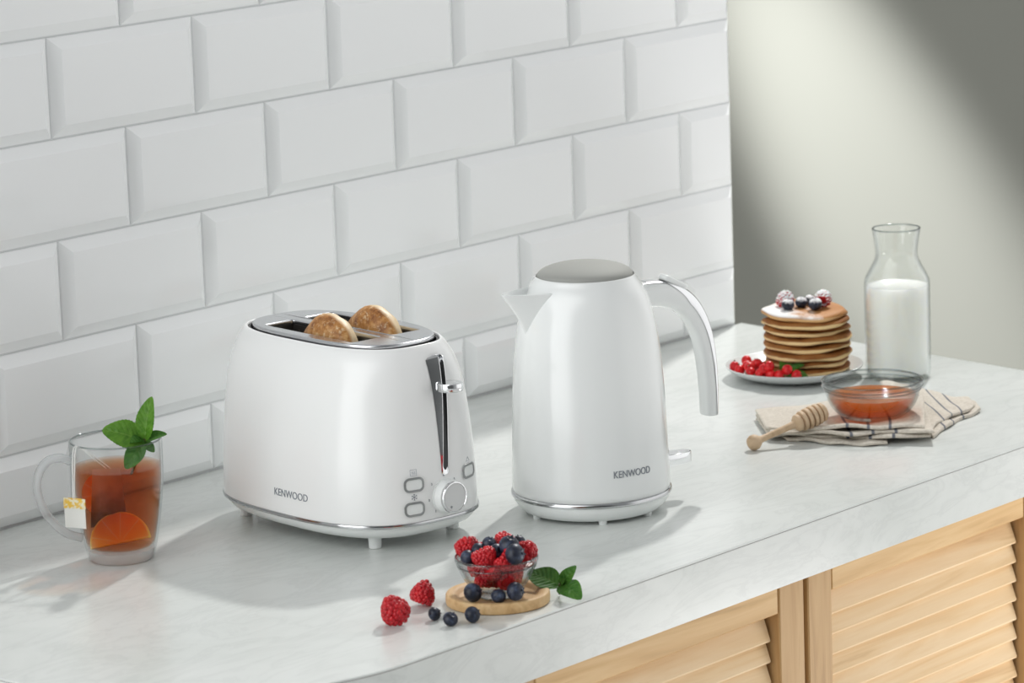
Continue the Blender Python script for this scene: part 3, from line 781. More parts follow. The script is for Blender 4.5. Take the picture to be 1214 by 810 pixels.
# ------------------------------------------------------------------ berries
def blueberry_mat():
    m, nt, p = princ('blueberry_skin', (.03,.04,.08), .42, spec=.4)
    oi = N(nt, 'ObjectInfo'); v = coords(nt)
    mp = N(nt, 'VectorMath', operation='ADD'); L(nt, v, mp.inputs[0]); L(nt, oi.outputs['Random'], mp.inputs[1])
    n1 = noise(nt, mp.outputs[0], 130, 4, .6)
    L(nt, ramp(nt, n1, [(.36,(.006,.007,.014)), (.52,(.018,.024,.045)), (.66,(.055,.075,.125)), (.8,(.13,.16,.22))]), p.inputs['Base Color'])
    bump(nt, p, noise(nt, v, 600, 2), .1, .0002); return m
M['blue'] = blueberry_mat()
M['calyx'] = princ('blueberry_crown', (.02,.02,.035), .6)[0]
def red_mat(name, c0, c1, sss=.35):
    m, nt, p = princ(name, c0, .30, spec=.38, sss=sss, sssr=(.002,.0005,.0004))
    oi = N(nt, 'ObjectInfo'); n1 = noise(nt, coords(nt), 90, 2)
    col = ramp(nt, n1, [(.35, c0), (.65, c1)]); L(nt, col, p.inputs['Base Color']); return m
M['rasp'] = red_mat('raspberry_red', (.40,.006,.014), (.58,.018,.025))
M['currant'] = red_mat('redcurrant_red', (.52,.005,.010), (.74,.018,.024), .5)
# powdered sugar lies on upward-facing skin
def sugared(src, name, lo, hi, amount=1.0):
    m = src.copy(); m.name = name; nt = m.node_tree; p = [n for n in nt.nodes if n.type == 'BSDF_PRINCIPLED'][0]
    g = N(nt, 'NewGeometry'); sx = N(nt, 'SeparateXYZ'); L(nt, g.outputs['Normal'], sx.inputs[0])
    n1 = noise(nt, coords(nt), 260, 4, .65)
    f = math_(nt, 'ADD', sx.outputs[2], math_(nt, 'MULTIPLY', math_(nt, 'SUBTRACT', n1, .5), 1.1))
    old = p.inputs['Base Color'].links[0].from_socket
    fac = math_(nt, 'MULTIPLY', ramp(nt, f, [(lo,(0,0,0)), (hi,(1,1,1))]), amount)
    L(nt, mixc(nt, fac, old, (.90,.89,.90)), p.inputs['Base Color'])
    L(nt, math_(nt, 'MULTIPLY_ADD', fac, .5, .35, clamp=True), p.inputs['Roughness']); return m
M['blue_sugar'] = sugared(M['blue'], 'sugar_dusted_blueberry', .35, .75)
M['rasp_sugar'] = sugared(M['rasp'], 'sugar_dusted_raspberry', -.15, .45)
def blueberry_proto(mat, R=.0072):
    root = thing('blueberry', 'x', 'blueberry')
    m = MB(); pr_ = []
    for i in range(25):
        t = PI*i/24; pr_.append((R*math.sin(t), -R*.93*math.cos(t)))
    pr_ = pr_[:22] + [(R*.30, R*.86), (R*.22, R*.79), (0, R*.74)]
    m.lathe(pr_, 32); m.build('skin', mat, root, 80)
    m = MB(); cv = []
    for k in range(5):
        a = 2*PI*k/5
        for da, rr_, zz in ((-.52,.34,.855),(.52,.34,.855),(.0,.52,1.0),(-.3,.30,.80),(.3,.30,.80)):
            cv.append((R*rr_*math.cos(a+da), R*rr_*math.sin(a+da), R*zz))
    fs = []
    for k in range(5):
        o = 5*k; fs += [(o,o+1,o+2),(o+3,o+4,o+1,o),(o+3,o+2,o+4)]
    m.add(cv, fs); m.build('crown', M['calyx'], root, 0)
    return root
def raspberry_mesh(mat, R=.0115, H=.0225, seed=1):
    r_ = random.Random(seed); m = MB()
    pr_ = [(0,-H*.40),(R*.35,-H*.44),(R*.78,-H*.38),(R*.88,-H*.15),(R*.78,H*.12),(R*.55,H*.32),(R*.25,H*.43),(0,H*.45)]
    m.lathe(spline(pr_, 16)[0:0] + pr_, 24)
    rows = 9
    for i in range(rows):
        t = i/(rows-1); z = -H*.40 + H*.84*t
        rad = R*.90*max(.0, 1-((t-.15)/.85)**1.7)**.62 if t > .15 else R*(.90-.6*(.15-t))
        n = max(1, round(2*PI*rad/(.0042)))
        if i == rows-1: n, rad = 1, 0
        for k in range(n):
            a = 2*PI*(k+.5*(i % 2))/n + i*.37 + r_.uniform(-.12,.12); d = .00262*r_.uniform(.86,1.12)
            c_ = Vector((rad*math.cos(a), rad*math.sin(a), z+r_.uniform(-.0007,.0007)))
            vs = []; fs = []; NU, NV = 8, 6
            for iv in range(NV+1):
                th = PI*iv/NV
                for iu in range(NU):
                    ph = 2*PI*iu/NU; vs.append(c_ + Vector((math.sin(th)*math.cos(ph), math.sin(th)*math.sin(ph), math.cos(th)))*d)
            for iv in range(NV):
                for iu in range(NU): fs.append((iv*NU+iu, iv*NU+(iu+1)%NU, (iv+1)*NU+(iu+1)%NU, (iv+1)*NU+iu))
            m.add(vs, fs)
    me = bpy.data.meshes.new('raspberry'); me.from_pydata(m.v, [], m.f); me.materials.append(mat)
    me.polygons.foreach_set('use_smooth', [True]*len(me.polygons)); me.update(); return me

# ------------------------------------------------------------------ berry bowl on its coaster
BC = Vector((-1.138,-.5843,0))
m = MB(); m.lathe([(0,0),(.0445,0),(.0462,.0012),(.0466,.0040),(.0464,.0086),(.0455,.0099),(.0440,.0103),(.0400,.0101),(.0375,.0092),(.0352,.0068),(.0335,.0060),(0,.0060)], 96)
tray = m.build('wooden_coaster', M['acacia'], None, 40); tray.location = BC; tray.rotation_euler.z = .6
tag(tray, 'round wooden coaster with a recessed centre under the glass berry bowl', 'coaster')
m = MB()
po = [(0,0),(.0155,0),(.0185,.0008),(.0195,.0030),(.0205,.0046),(.0250,.0095),(.0300,.0165),(.0335,.0235),(.0338,.0262),(.0352,.0270),(.0356,.0290),(.0350,.0300),(.0366,.0308),(.0372,.0330),(.0374,.0358),(.0370,.0366),(.0362,.0366)]
pi_ = [(.0350,.0356),(.0344,.0300),(.0326,.0255),(.0288,.0178),(.0240,.0108),(.0190,.0062),(.0120,.0048),(0,.0044)]
m.lathe(po + pi_, 96); bowl = m.build('glass_bowl', M['glass_bowl'], None, 35); bowl.location = BC + Vector((0,0,.00605))
tag(bowl, 'small clear glass bowl heaped with berries on the round wooden coaster', 'bowl')
for R_, z_, t_ in ((.0365,.0361,.0010), (.0352,.0292,.0008)): glass_rim(bowl, R_, z_, t_, 'rim' if z_ > .033 else 'rim_ridge')
glass_rim(bowl, .0172, .0008, .0008, 'foot_ring')
blue = blueberry_proto(M['blue']); first_blue = [True]
def put_blue(p, d, lab, group, spin, proto=None, used=None):
    pb = proto or blue; u = used if used is not None else first_blue
    if u[0]: u[0] = False; o = pb; o['label'] = lab; o['group'] = group
    else: o = dup(pb, lab, group)
    o.location = p; s = d/.0144; o.scale = (s,s,s*.95); o.rotation_euler = spin; return o
rasp_meshes = [raspberry_mesh(M['rasp'], seed=k) for k in range(3)]
def put_rasp(p, s, lab, group, spin, k=0, mesh=None):
    o = link('raspberry', mesh or rasp_meshes[k]); o.location = p; o.scale = (s,s,s); o.rotation_euler = spin
    return tag(o, lab, 'raspberry', group)
G1 = 'berries heaped in the glass bowl'
B_ = lambda x, y, z: BC + Vector((x,y,z))
put_rasp(B_(-.0085,.0255,.0455), .88, 'raspberry at the left rim of the glass bowl, highest on that side', G1, (2.6,.5,.3), 0)
put_rasp(B_(-.0187,-.0033,.0430), .90, 'raspberry in front of the heap at the middle of the bowl rim', G1, (2.9,.25,1.2), 1)
put_rasp(B_(.0132,.0015,.0510), .95, 'raspberry at the very top back of the heap in the bowl', G1, (.5,.6,2.0), 2)
put_rasp(B_(.0175,-.0205,.0455), .95, 'raspberry at the right rim of the glass bowl', G1, (.4,-.6,.9), 0)
put_rasp(B_(-.0080,-.0195,.0410), .85, 'raspberry half hidden under the large right-hand blueberry in the bowl', G1, (2.4,-.4,.2), 1)
put_rasp(B_(.0060,.0170,.0415), .85, 'raspberry deep between the blueberries at the centre of the heap', G1, (1.2,.8,.1), 2)
for k, (dx, dy, z) in enumerate(((-.013,.007,.0245),(-.004,-.015,.0245),(.012,-.010,.0245),(.010,.011,.0245),(-.001,.000,.0225),(-.019,-.011,.0315),(-.017,.014,.0320),(.004,-.0215,.0320),(.020,.003,.0320),(-.003,.0195,.0315),(-.001,-.002,.0345))):
    put_rasp(B_(dx*.84,dy*.84,z), .72, 'raspberry low in the glass bowl, seen through its side', 'raspberries packed low in the glass bowl', (k*1.1, k*.7, k*2.1), k % 3)
put_blue(B_(-.0023,.0059,.0535), .0128, 'small blueberry at the top left of the heap in the bowl', G1, (.5,-.3,0))
put_blue(B_(-.0110,.0110,.0480), .0142, 'blueberry beside the left rim raspberry, second from the left in the bowl', G1, (1.2,.3,.5))
put_blue(B_(-.0200,.0160,.0425), .0150, 'blueberry at the left rim of the bowl, below the left raspberry', G1, (1.0,.9,.2))
put_blue(B_(-.0062,-.0059,.0480), .0152, 'dark blueberry at the centre of the heap above the front raspberry', G1, (.8,-.9,.4))
put_blue(B_(-.0019,-.0170,.0550), .0182, 'large blueberry showing its crown on top of the heap in the bowl', G1, (.35,-.25,.4))
put_blue(B_(.0270,-.0035,.0500), .0122, 'small blueberry at the far right back of the heap in the bowl', G1, (.2,.5,1))
put_blue(B_(-.0095,-.0295,.0500), .0190, 'largest blueberry at the front right of the bowl rim', G1, (1.3,-.6,.6))
G2 = 'loose blueberries on the coaster and worktop'
for p, d, lab, s in ((B_(-.0395,-.0050,.016),.0172,'blueberry on the wooden coaster, left of the bowl foot',(1.0,.4,0)), (B_(-.0265,-.0235,.014),.0135,'smallest blueberry on the wooden coaster, in front of the bowl foot',(.5,.8,1)), (B_(-.0165,-.0345,.016),.0170,'blueberry on the wooden coaster, right of the bowl foot',(1.4,-.3,.5))):
    o = put_blue(p, d, lab, G2, s)
    rest(o, .0101 if (Vector(p)-BC).to_2d().length > .0375 else .0085)
for p, d, lab, s in (((-1.2021,-.6093,0),.0146,'blueberry on the worktop just in front of the wooden coaster',(1.1,-.3,.4)), ((-1.2153,-.5769,0),.0122,'smallest blueberry on the worktop, beside the two raspberries',(.9,.9,0)), ((-1.2208,-.6002,0),.0134,'blueberry on the worktop with its crown turned up, middle of the loose three',(.55,-.35,.3))):
    rest(put_blue(p, d, lab, G2, s))
G3 = 'raspberries lying on the worktop'
o = put_rasp((-1.2465,-.5575,0), 1.06, 'large raspberry on the worktop, farther left and nearer the front', G3, (.35,-.45,-.6), 0); rest(o)
o = put_rasp((-1.1835,-.5370,0), .90, 'raspberry on the worktop nearer the toaster, tip leaning up', G3, (.30,.25,.6), 1); rest(o)
# mint on the worktop beside the coaster
m2 = Vector((-1.0955,-.6212,.010))
s2_ = thing('mint_sprig', 'green mint sprig lying on the worktop beside the wooden coaster', 'mint', m2)
Q = lambda x, y, z: Vector((x,y,z)) - m2
leaf(s2_, Q(-1.0955,-.6205,.0105), Q(-1.1005,-.5885,.0190), toc*.55+Vector((0,0,.8)), .0265, .12, .08, 11, 'mint_dark', .03)
leaf(s2_, Q(-1.0945,-.6215,.0110), Q(-1.0905,-.6362,.0300), toc*.75+rr*-.2+Vector((0,0,.4)), .0130, .3, .08, 12, 'mint_dark', .03)
leaf(s2_, Q(-1.0960,-.6220,.0110), Q(-1.1005,-.6490,.0035), toc*.6+Vector((0,0,.75)), .0225, .12, .16, 13, 'mint_dark', .03)
leaf(s2_, Q(-1.0955,-.6215,.0120), Q(-1.0985,-.6290,.0190), toc*.8+Vector((0,0,.5)), .0070, .3, .1, 14, 'mint_dark', .03)
stalk(s2_, [tuple(Q(-1.0955,-.6212,.0125)), tuple(Q(-1.0945,-.6200,.007)), tuple(Q(-1.0915,-.6170,.002))], .0014, .0012)

# ------------------------------------------------------------------ plate of pancakes
PC = Vector((-.2142,-.2427,0))
m = MB(); m.lathe([(0,.0015),(.040,.0015),(.042,0),(.046,0),(.050,.0020),(.064,.0055),(.0745,.0110),(.0772,.0138),(.0778,.0150),(.0770,.0156),(.0755,.0150),(.0700,.0105),(.060,.0072),(.050,.0060),(0,.0055)], 96)
plate = m.build('plate', M['ceramic'], None, 50); plate.location = PC
tag(plate, 'round pale grey plate under the pancake stack', 'plate')
def pancake_mat(name, sugar):
    m, nt, p = princ(name, (.6,.35,.12), .6, spec=.25)
    tc = N(nt, 'TexCoord'); sx = N(nt, 'SeparateXYZ'); L(nt, tc.outputs['Object'], sx.inputs[0])
    oi = N(nt, 'ObjectInfo'); va = N(nt, 'VectorMath', operation='ADD'); L(nt, tc.outputs['Object'], va.inputs[0]); L(nt, oi.outputs['Random'], va.inputs[1])
    n1 = noise(nt, va.outputs[0], 60, 5, .6); n2 = noise(nt, va.outputs[0], 28, 3, .5)
    g = N(nt, 'NewGeometry'); sn = N(nt, 'SeparateXYZ'); L(nt, g.outputs['Normal'], sn.inputs[0])
    # browned faces, pale batter rim around the middle of the edge
    k = math_(nt, 'ABSOLUTE', math_(nt, 'ADD', math_(nt, 'MULTIPLY', math_(nt, 'ADD', sx.outputs[2], .0017), 260), math_(nt, 'MULTIPLY', math_(nt, 'SUBTRACT', n2, .5), .7)))
    brown = ramp(nt, n1, [(.3,(.36,.155,.042)), (.55,(.27,.100,.024)), (.75,(.18,.06,.014))])
    col = mixc(nt, ramp(nt, k, [(.35,(0,0,0)), (.60,(1,1,1))]), (.80,.58,.29), brown)
    if sugar:
        n3 = noise(nt, coords(nt), 38, 4, .6); up_ = ramp(nt, sn.outputs[2], [(.35,(0,0,0)), (.7,(1,1,1))])
        side_ = math_(nt, 'MULTIPLY', math_(nt, 'ADD', math_(nt, 'MULTIPLY', sx.outputs[0], -7), math_(nt, 'MULTIPLY', sx.outputs[1], 3.0)), 1)
        f = math_(nt, 'MULTIPLY', ramp(nt, math_(nt, 'ADD', n3, side_), [(.50,(0,0,0)), (.74,(1,1,1))]), up_)
        col = mixc(nt, f, mixc(nt, .55, col, (.62,.30,.11)), (.90,.89,.88))
    L(nt, col, p.inputs['Base Color']); bump(nt, p, n1, .3, .0008); return m
M['pancake'] = pancake_mat('pancake', False); M['pancake_sugar'] = pancake_mat('sugar_dusted_pancake', True)
def pancake(k, mat, R):
    r_ = random.Random(k*7+3); m = MB(); th = .0094
    prof = [(0,-th/2)] + [(R*f, -th/2+d) for f, d in ((.4,.0),(.75,.0002),(.90,.0008),(.965,.0020),(.995,.0036),(1.0,.0048),(.99,.0062),(.96,.0078),(.90,.0088),(.75,.0093),(.4,.0094))] + [(0,th/2)]
    m.lathe(prof, 80); ph = [r_.uniform(0,6.28) for _ in range(6)]; vs = []
    for x, y, z in m.v:
        a = math.atan2(y, x); rr_ = math.hypot(x, y)/R
        f = 1 + .020*math.sin(2*a+ph[0]) + .014*math.sin(3*a+ph[1]) + .010*math.sin(7*a+ph[2])*rr_ + .006*math.sin(13*a+ph[3])*rr_
        z += rr_**3*(.0012*math.sin(3*a+ph[4]) + .0010*math.sin(5*a+ph[5]) - .0009)
        vs.append((x*f, y*f, z))
    m.v = vs; return m.build('pancake', mat, None, 60)
ST = Vector((-.2032,-.2523,0)); names = ['lowest pancake on the plate, under the whole stack', 'second pancake from the bottom of the stack', 'third pancake from the bottom of the stack', 'fourth pancake from the bottom of the stack', 'fifth pancake from the bottom of the stack', 'third pancake from the top of the stack', 'second pancake from the top, just under the sugared one', 'topmost pancake, dusted with sugar and topped with berries']
for k in range(8):
    r_ = random.Random(k+20); o = pancake(k, M['pancake_sugar'] if k == 7 else M['pancake'], .0487 + r_.uniform(-.001,.0012))
    o.location = ST + Vector((r_.uniform(-.0025,.0025), r_.uniform(-.0025,.0025), .0068+.0050+k*.0090)); o.rotation_euler = (r_.uniform(-.012,.012), r_.uniform(-.012,.012), 0 if k == 7 else r_.uniform(0,6))
    if k == 7: o.rotation_euler = (.03,.0,0)
    tag(o, names[k], 'pancake', 'pancakes stacked on the plate')
zt = .0068+.0050+7*.0090+.0047
rs = raspberry_mesh(M['rasp_sugar'], .0115, .0200, 8)
G4 = 'sugar-dusted berries on top of the pancakes'
put_rasp((ST.x-.0105,ST.y+.0200,zt+.010), .84, 'sugar-covered raspberry at the left on top of the pancakes', G4, (.25,-.2,.4), 0, rs)
put_rasp((ST.x+.0120,ST.y-.0165,zt+.0095), .80, 'sugar-dusted raspberry at the right on top of the pancakes, red side showing', G4, (.9,.5,1.4), 0, rs)
bs = blueberry_proto(M['blue_sugar']); used2 = [True]
for (dx, dy), d, lab in (((-.0245,.0070),.0148,'sugar-dusted blueberry in front of the left raspberry on the pancakes'), ((-.0055,.0020),.0145,'sugar-dusted blueberry in the middle on top of the pancakes'), ((-.0085,-.0190),.0158,'sugar-dusted blueberry nearest the camera on top of the pancakes'), ((.0130,.0030),.0130,'sugar-dusted blueberry behind the others on top of the pancakes')):
    rest(put_blue((ST.x+dx,ST.y+dy,zt), d, lab, G4, (.3+dx*20,dy*20,dx*60), bs, used2), zt-.0006)
for o in [q for q in bpy.data.objects if q.get('group') == G4 and q.name.startswith('raspberry')]: rest(o, zt-.0008)
# redcurrants
root = thing('redcurrant', 'x', 'redcurrant'); m = MB(); R = .0059
m.lathe([(R*math.sin(PI*i/16), -R*math.cos(PI*i/16)) if 0 < i < 16 else (0, -R*math.cos(PI*i/16)) for i in range(17)], 24); m.build('skin', M['currant'], root, 80)
m = MB(); m.lathe([(0,R*.97),(.0009,R*.99),(.0011,R*1.08),(.0004,R*1.30),(0,R*1.30)], 8); m.build('calyx', princ('dried_currant_tip', (.20,.10,.04), .8)[0], root, 40)
CU = [(-.2615,-.1944,0,'leftmost redcurrant at the edge of the plate'), (-.2400,-.1950,1,'highest redcurrant at the upper left of the heap'), (-.2773,-.2132,0,None), (-.2655,-.2150,1,None), (-.2537,-.2168,1,None), (-.2971,-.2470,0,None), (-.2870,-.2520,1,None), (-.2533,-.2312,1,None), (-.2828,-.2580,2,'redcurrant on top in the middle front of the heap'), (-.2700,-.2480,2,None), (-.3050,-.2650,0,'lowest redcurrant at the front rim of the plate'), (-.2862,-.2834,1,'second redcurrant from the right end of the heap'), (-.2889,-.3009,0,'rightmost redcurrant beside the dark mint leaf'), (-.2480,-.2093,0,None), (-.2900,-.2320,0,None), (-.2718,-.2420,0,None), (-.2600,-.2250,2,None), (-.2790,-.2280,1,None), (-.2950,-.2760,0,None)]
for k, (x, y, lv_, lab) in enumerate(CU):
    o = root if k == 0 else dup(root)
    o['label'] = lab or 'glossy redcurrant inside the heap on the plate, left of the pancakes'; o['group'] = 'redcurrants heaped on the plate'
    rad = math.hypot(x-PC.x, y-PC.y); zf = interp(rad, [(0,.0056),(.05,.0061),(.060,.0073),(.070,.0106),(.0755,.0152),(.0778,.0155)])
    if rad > .070: f_ = .070/rad; x = PC.x+(x-PC.x)*f_; y = PC.y+(y-PC.y)*f_; zf = .0108
    o.location = (x, y, zf + .0059 + (0,.0062,.0095)[lv_]); o.rotation_euler = (k*1.3 % 2.4, k*.9 % 1.8, k*2.1)
m3 = Vector((-.2520,-.2600,.0125))
s3 = thing('mint_sprig', 'green mint sprig tucked between the redcurrants and the pancakes', 'mint', m3)
Q = lambda x, y, z: Vector((x,y,z)) - m3
leaf(s3, Q(-.2520,-.2600,.0130), Q(-.2495,-.2530,.0310), toc*.8+Vector((0,0,.5)), .0150, .25, .1, 21, 'mint')
leaf(s3, Q(-.2530,-.2610,.0130), Q(-.2455,-.2790,.0235), toc*.5+Vector((0,0,.8)), .0120, .25, .1, 22, 'mint_dark')
leaf(s3, Q(-.2530,-.2620,.0120), Q(-.2600,-.2960,.0105), toc*.55+Vector((0,0,.8)), .0150, .15, .1, 23, 'mint_dark')
leaf(s3, Q(-.2520,-.2590,.0130), Q(-.2620,-.2540,.0170), toc*.6+Vector((0,0,.7)), .0090, .25, .1, 24, 'mint_dark')
stalk(s3, [tuple(Q(-.2520,-.2600,.0140)), tuple(Q(-.2500,-.2620,.0105)), tuple(Q(-.2480,-.2660,.0085))], .0012, .0010)

# ------------------------------------------------------------------ milk bottle
BO = Vector((-.155,-.3431,0))
ro = [(.001,.0340),(.004,.0358),(.009,.0364),(.10,.0364),(.1080,.0364),(.1115,.0360),(.1150,.0347),(.1200,.0322),(.1310,.0262),(.1360,.0240),(.1400,.0232),(.1440,.0232),(.1500,.0239),(.1600,.0254),(.1690,.0269)]
m = MB(); zs = [.001+.168*i/60 for i in range(61)]
prof = [(0,.0015),(.028,.0012),(.032,0),(.0338,.0004)] + [(interp(z, ro), z) for z in zs] + [(.0270,.1695),(.0263,.1699),(.0255,.1696)] + [(interp(z, ro)-.0019, z) for z in reversed(zs) if z > .006] + [(.030,.0045),(0,.0045)]
m.lathe(prof, 96); bottle = m.build('glass_bottle', M['glass'], None, 40); bottle.location = BO
tag(bottle, 'clear glass carafe bottle of milk behind the honey bowl', 'bottle')
glass_rim(bottle, .0263, .1692, .0009)
m = MB(); zm = .1045
m.lathe([(0,.0047),(.030,.0047)] + [(interp(z, ro)-.0021, z) for z in zs if .0065 < z < zm] + [(interp(zm, ro)-.0020, zm+.0006), (interp(zm, ro)-.0032, zm), (0, zm)], 96)
milk = m.build('milk', M['milk'], None, 40); milk.location = BO; tag(milk, 'white milk filling the glass bottle up to the shoulder', 'milk', kind='stuff')

# ------------------------------------------------------------------ linen towel, honey bowl, dipper
def linen():
    m, nt, p = princ('natural_linen', (.60,.55,.47), .85, spec=.15)
    uv = N(nt, 'UVMap'); sx = N(nt, 'SeparateXYZ'); L(nt, uv.outputs[0], sx.inputs[0])
    n1 = noise(nt, coords(nt), 300, 3, .6)
    base = ramp(nt, n1, [(.3,(.55,.50,.425)), (.7,(.67,.62,.545))])
    f = None
    for u0 in (.50,.635,.775):
        k = ramp(nt, math_(nt, 'ABSOLUTE', math_(nt, 'SUBTRACT', sx.outputs[0], u0)), [(.007,(1,1,1)), (.012,(0,0,0))])
        f = k if f is None else math_(nt, 'MAXIMUM', f, k)
    wv = N(nt, 'TexWave'); wv.inputs['Scale'].default_value = 260; L(nt, coords(nt), wv.inputs[0])
    L(nt, mixc(nt, math_(nt, 'MULTIPLY', f, .85), base, (.075,.095,.14)), p.inputs['Base Color'])
    bump(nt, p, math_(nt, 'ADD', wv.outputs['Fac'], n1), .35, .0006); return m
M['linen'] = linen()
tw = MB(); TW = Vector((-.37,-.46,0))
def cloth(A, B, C, D, z0, th, seed, lift=None, us=(0,1), vs=(0,1)):
    """one folded layer: A-B is the front edge, D-C the back edge; rounded rims"""
    r_ = random.Random(seed); ph = [r_.uniform(0,6.28) for _ in range(6)]; NU, NV = 60, 22
    A, B, C, D = [Vector((*q, 0)) - Vector((TW.x, TW.y, 0)) for q in (A, B, C, D)]
    for sgn in (1,-1):
        rows = []
        for i in range(NV+1):
            v = .5-.5*math.cos(PI*i/NV); row_ = []
            for j in range(NU+1):
                u = .5-.5*math.cos(PI*j/NU)
                uw = u + .012*math.sin(v*6+ph[4])*math.sin(PI*u); vw = v + .035*math.sin(u*7+ph[0])*(1-v) + .02*math.sin(u*15+ph[1])*(1-v)
                p = A.lerp(B, uw).lerp(D.lerp(C, uw), vw)
                e = min(min(u,1-u)*(B-A).length/(th*.55), min(v,1-v)*(D-A).length/(th*.55), 1)
                e = math.sqrt(max(0, 1-(1-e)**2))
                zc = z0 + th/2 + .0011*math.sin(u*9+ph[2])*math.sin(v*5+ph[3]+1) + .0006*math.sin(u*21+v*9+ph[5])
                if lift: zc += lift(u, v)
                zz = zc + sgn*th/2*e*.92
                row_.append(Vector((p.x, p.y, max(zz, .0003 + (0.0002 if sgn > 0 else 0)))))
            rows.append(row_)
        o = tw.grid(rows); k = o
        for i in range(NV+1):
            for j in range(NU+1):
                tw.uv[k] = (us[0]+(us[1]-us[0])*(.5-.5*math.cos(PI*j/NU)), vs[0]+(vs[1]-vs[0])*i/NV); k += 1
fA, fB, bC, bD = (-.4965,-.4130), (-.4210,-.5660), (-.285,-.465), (-.418,-.338)
lerp2 = lambda p, q, t: (p[0]+(q[0]-p[0])*t, p[1]+(q[1]-p[1])*t)
def off(p, d, e): return (p[0]+.763*d+.647*e, p[1]+.647*d-.763*e)
def sag(k):
    # the stack is pressed down under the bowl and springs up along its folded front edge
    def f(u, v):
        du, dv = (u-.55)*.178, (v-.36)*.115
        return k*(-.0046*math.exp(-(du*du+dv*dv)/(.034**2)) + .0026*math.exp(-((v-.04)/.085)**2)*(1+.5*math.sin(u*9+k*4)) - .0052*math.exp(-(u/.34)**2))
    return f
cloth(off(lerp2(fA,fB,.12),0,0), off(lerp2(fA,fB,.70),-.016,.004), lerp2(bD,bC,.75), bD, .0002, .0044, 1, us=(1.2,1.5))
cloth(off(fA,.0005,0), off(fB,.006,0), bC, bD, .0042, .0044, 2, sag(.25))
cloth(off(fA,-.002,.002), off(fB,.001,.003), bC, off(bD,.0,.003), .0086, .0044, 3, sag(.6))
cloth(off(fA,.005,.000), off(fB,.007,-.006), bC, off(bD,.004,0), .0129, .0044, 4, sag(1.0))
# the loose end fanned out to the right, rising where it passes behind the bowl
def hump(u, v): return .014*math.exp(-((v-1.0)/.35)**2)*math.exp(-((u-.12)/.28)**2) + .0035*math.exp(-((u-.5)/.2)**2)*v
cloth((-.392,-.545), (-.262,-.522), (-.226,-.492), (-.285,-.405), .0002, .0044, 5, us=(.3,1.0))
cloth((-.380,-.535), (-.264,-.516), (-.232,-.488), (-.262,-.392), .0044, .0040, 6, hump, us=(.25,1.0))
towel = tw.build('linen_towel', M['linen'], None, 60); towel.location = TW
tag(towel, 'folded beige linen towel with thin blue stripes under the honey bowl', 'towel')

HB = Vector((-.3910,-.4716,.0136))
po = [(0,0),(.0270,0),(.0300,.0006),(.0345,.0034),(.0402,.0082),(.0448,.0143),(.0477,.0205),(.0492,.0262),(.0494,.0295),(.0508,.0302),(.0512,.0322),(.0506,.0334),(.0526,.0342),(.0532,.0360),(.0536,.0398),(.0532,.0406),(.0524,.0406)]
pi_ = [(.0512,.0396),(.0506,.0345),(.0476,.0280),(.0457,.0210),(.0427,.0148),(.0383,.0094),(.0330,.0052),(.0260,.0035),(0,.0032)]
m = MB(); m.lathe(po + pi_, 96); hbowl = m.build('glass_bowl', M['glass_bowl'], None, 35); hbowl.location = HB
tag(hbowl, 'clear glass bowl of honey standing on the linen towel', 'bowl')
hi = [(.0033,0),(.0036,.0258),(.0051,.0312),(.0126,.0385),(.0206,.0442),(.0245,.0460)]
m = MB(); m.lathe([(0,.0034),(.0256,.0037),(.0326,.0054),(.0380,.0096),(.0424,.0150),(.0454,.0211),(.0464,.0246),(.0452,.0241),(0,.0239)], 80)
hon = m.build('honey', M['honey'], None, 40); hon.location = HB; tag(hon, 'golden amber honey in the glass bowl on the towel', 'honey', kind='stuff')
for R_, z_, t_ in ((.0526,.0400,.0011), (.0527,.0350,.0009), (.0507,.0312,.0008)): glass_rim(hbowl, R_, z_, t_, 'rim' if z_ > .038 else 'rim_ridge')
# dipper along local X: knob, thin handle, grooved head
dp = thing('honey_dipper', 'light wooden honey dipper leaning on the edge of the linen towel', 'honey dipper')
m = MB(); m.lathe([(0,0),(.0035,.0003),(.0066,.0020),(.0082,.0055),(.0080,.0095),(.0060,.0128),(.0042,.0145),(.0036,.0175),(.0034,.030),(.0036,.050),(.0042,.0585),(0,.0590)], 40)
hm = m.build('handle', M['beech'], dp, 40)
m = MB(); prof = [(0,.0575),(.0045,.0578),(.0068,.0592)]; R0 = [.0090,.0105,.0112,.0114,.0110,.0100]; z = .0608
for k, r_ in enumerate(R0):
    prof += [(r_-.0006, z), (r_, z+.0006), (r_, z+.0034), (r_-.0006, z+.0040)]
    z += .0040
    if k < 5: prof += [(.0062, z+.0001), (.0062, z+.0019)]; z += .0020
prof += [(.0080, z+.0016), (.0050, z+.0026), (0, z+.0030)]
m.lathe(prof, 48); m.build('grooved_head', M['beech'], dp, 30)
pa = Vector((-.5368,-.4227,.0083)); pb = Vector((-.4763,-.4466,.0245))
dp.matrix_world = frame(pa - (pb-pa).normalized()*.006, Vector((0,0,1)).cross(pb-pa), pb-pa)

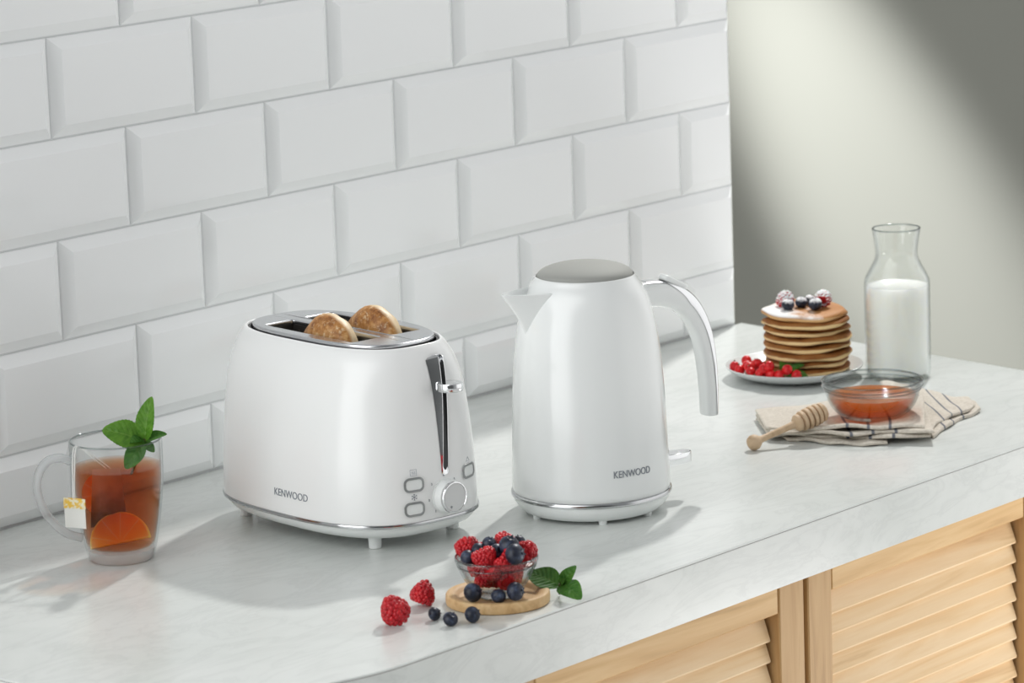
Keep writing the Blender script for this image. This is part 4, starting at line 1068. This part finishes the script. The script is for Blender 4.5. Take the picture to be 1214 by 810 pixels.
# ------------------------------------------------------------------ light
w = bpy.data.worlds.new('studio_surround'); scene.world = w; w.use_nodes = True; nt = w.node_tree
bg = [n for n in nt.nodes if n.type == 'BACKGROUND'][0]
tc = N(nt, 'TexCoord')
def lobe(d, lo, hi):
    d = Vector(d).normalized(); n = N(nt, 'VectorMath', operation='DOT_PRODUCT'); L(nt, tc.outputs['Generated'], n.inputs[0]); n.inputs[1].default_value = d
    r_ = N(nt, 'MapRange', interpolation_type='SMOOTHSTEP'); L(nt, n.outputs['Value'], r_.inputs[0]); r_.inputs[1].default_value = lo; r_.inputs[2].default_value = hi
    return r_.outputs[0]
col = mixc(nt, lobe((-.97,.0,.18), .60, .86), (.48,.495,.498,1), (4.6,4.65,4.65,1))     # soft fill lobe added on the left, brightens the toaster side
col = mixc(nt, lobe((.76,-.64,.10), .60, .88), col, (1.65,1.65,1.64,1))                     # added fill lobe at the front right, lifts tiled wall and kettle
col = mixc(nt, lobe((0,.1,1), .62, .92), col, (.50,.505,.505,1))                              # added overhead lobe of soft light
col = mixc(nt, lobe((-.76,-.65,.12), .78, .95), col, (.14,.145,.145,1))                     # darker camera side
L(nt, col, bg.inputs['Color']); bg.inputs['Strength'].default_value = .69
def spot(name, loc, aim, power, size, blend, radius, color=(1,1,1)):
    l = bpy.data.lights.new(name, 'SPOT'); l.energy = power; l.spot_size = math.radians(size); l.spot_blend = blend; l.shadow_soft_size = radius; l.color = color
    o = bpy.data.objects.new(name, l); COL.objects.link(o); o.location = loc
    o.rotation_euler = (Vector(aim)-Vector(loc)).to_track_quat('-Z', 'Y').to_euler(); return o
spot('key_spotlight', (1.6,.5,2.6), (-.72,-.32,0), 366, 42, .35, .09, (1,.985,.96))
spot('wall_beam_spotlight', (1.5,2.84,1.86), (2.3,1.35,-.33), 2800, 13.5, 1.0, .04, (.985,.99,1.0))

sb = bpy.data.lights.new('front_fill', 'AREA'); sb.shape = 'RECTANGLE'; sb.size = .45; sb.size_y = .3; sb.energy = 5.6; sb.color = (1,.98,.95)  # unseen fill lamp added low at the right, brightens edging and cabinet
sbo = bpy.data.objects.new('front_fill', sb); COL.objects.link(sbo); sbo.location = (.10,-1.25,-.52)
sbo.rotation_euler = (Vector((-.36,-.65,-.05))-Vector(sbo.location)).to_track_quat('-Z', 'Y').to_euler()

# ------------------------------------------------------------------ output settings
vs = scene.view_settings; vs.view_transform = 'Standard'; vs.look = 'None'; vs.gamma = 1; vs.exposure = 0.0
try: vs.use_curve_mapping = False
except Exception: pass
cy = scene.cycles
cy.use_denoising = True; cy.max_bounces = 14; cy.transparent_max_bounces = 32; cy.transmission_bounces = 12; cy.glossy_bounces = 6; cy.diffuse_bounces = 4
cy.caustics_reflective = False; cy.caustics_refractive = False; cy.sample_clamp_indirect = 6
try: cy.denoiser = 'OPENIMAGEDENOISE'
except Exception: pass
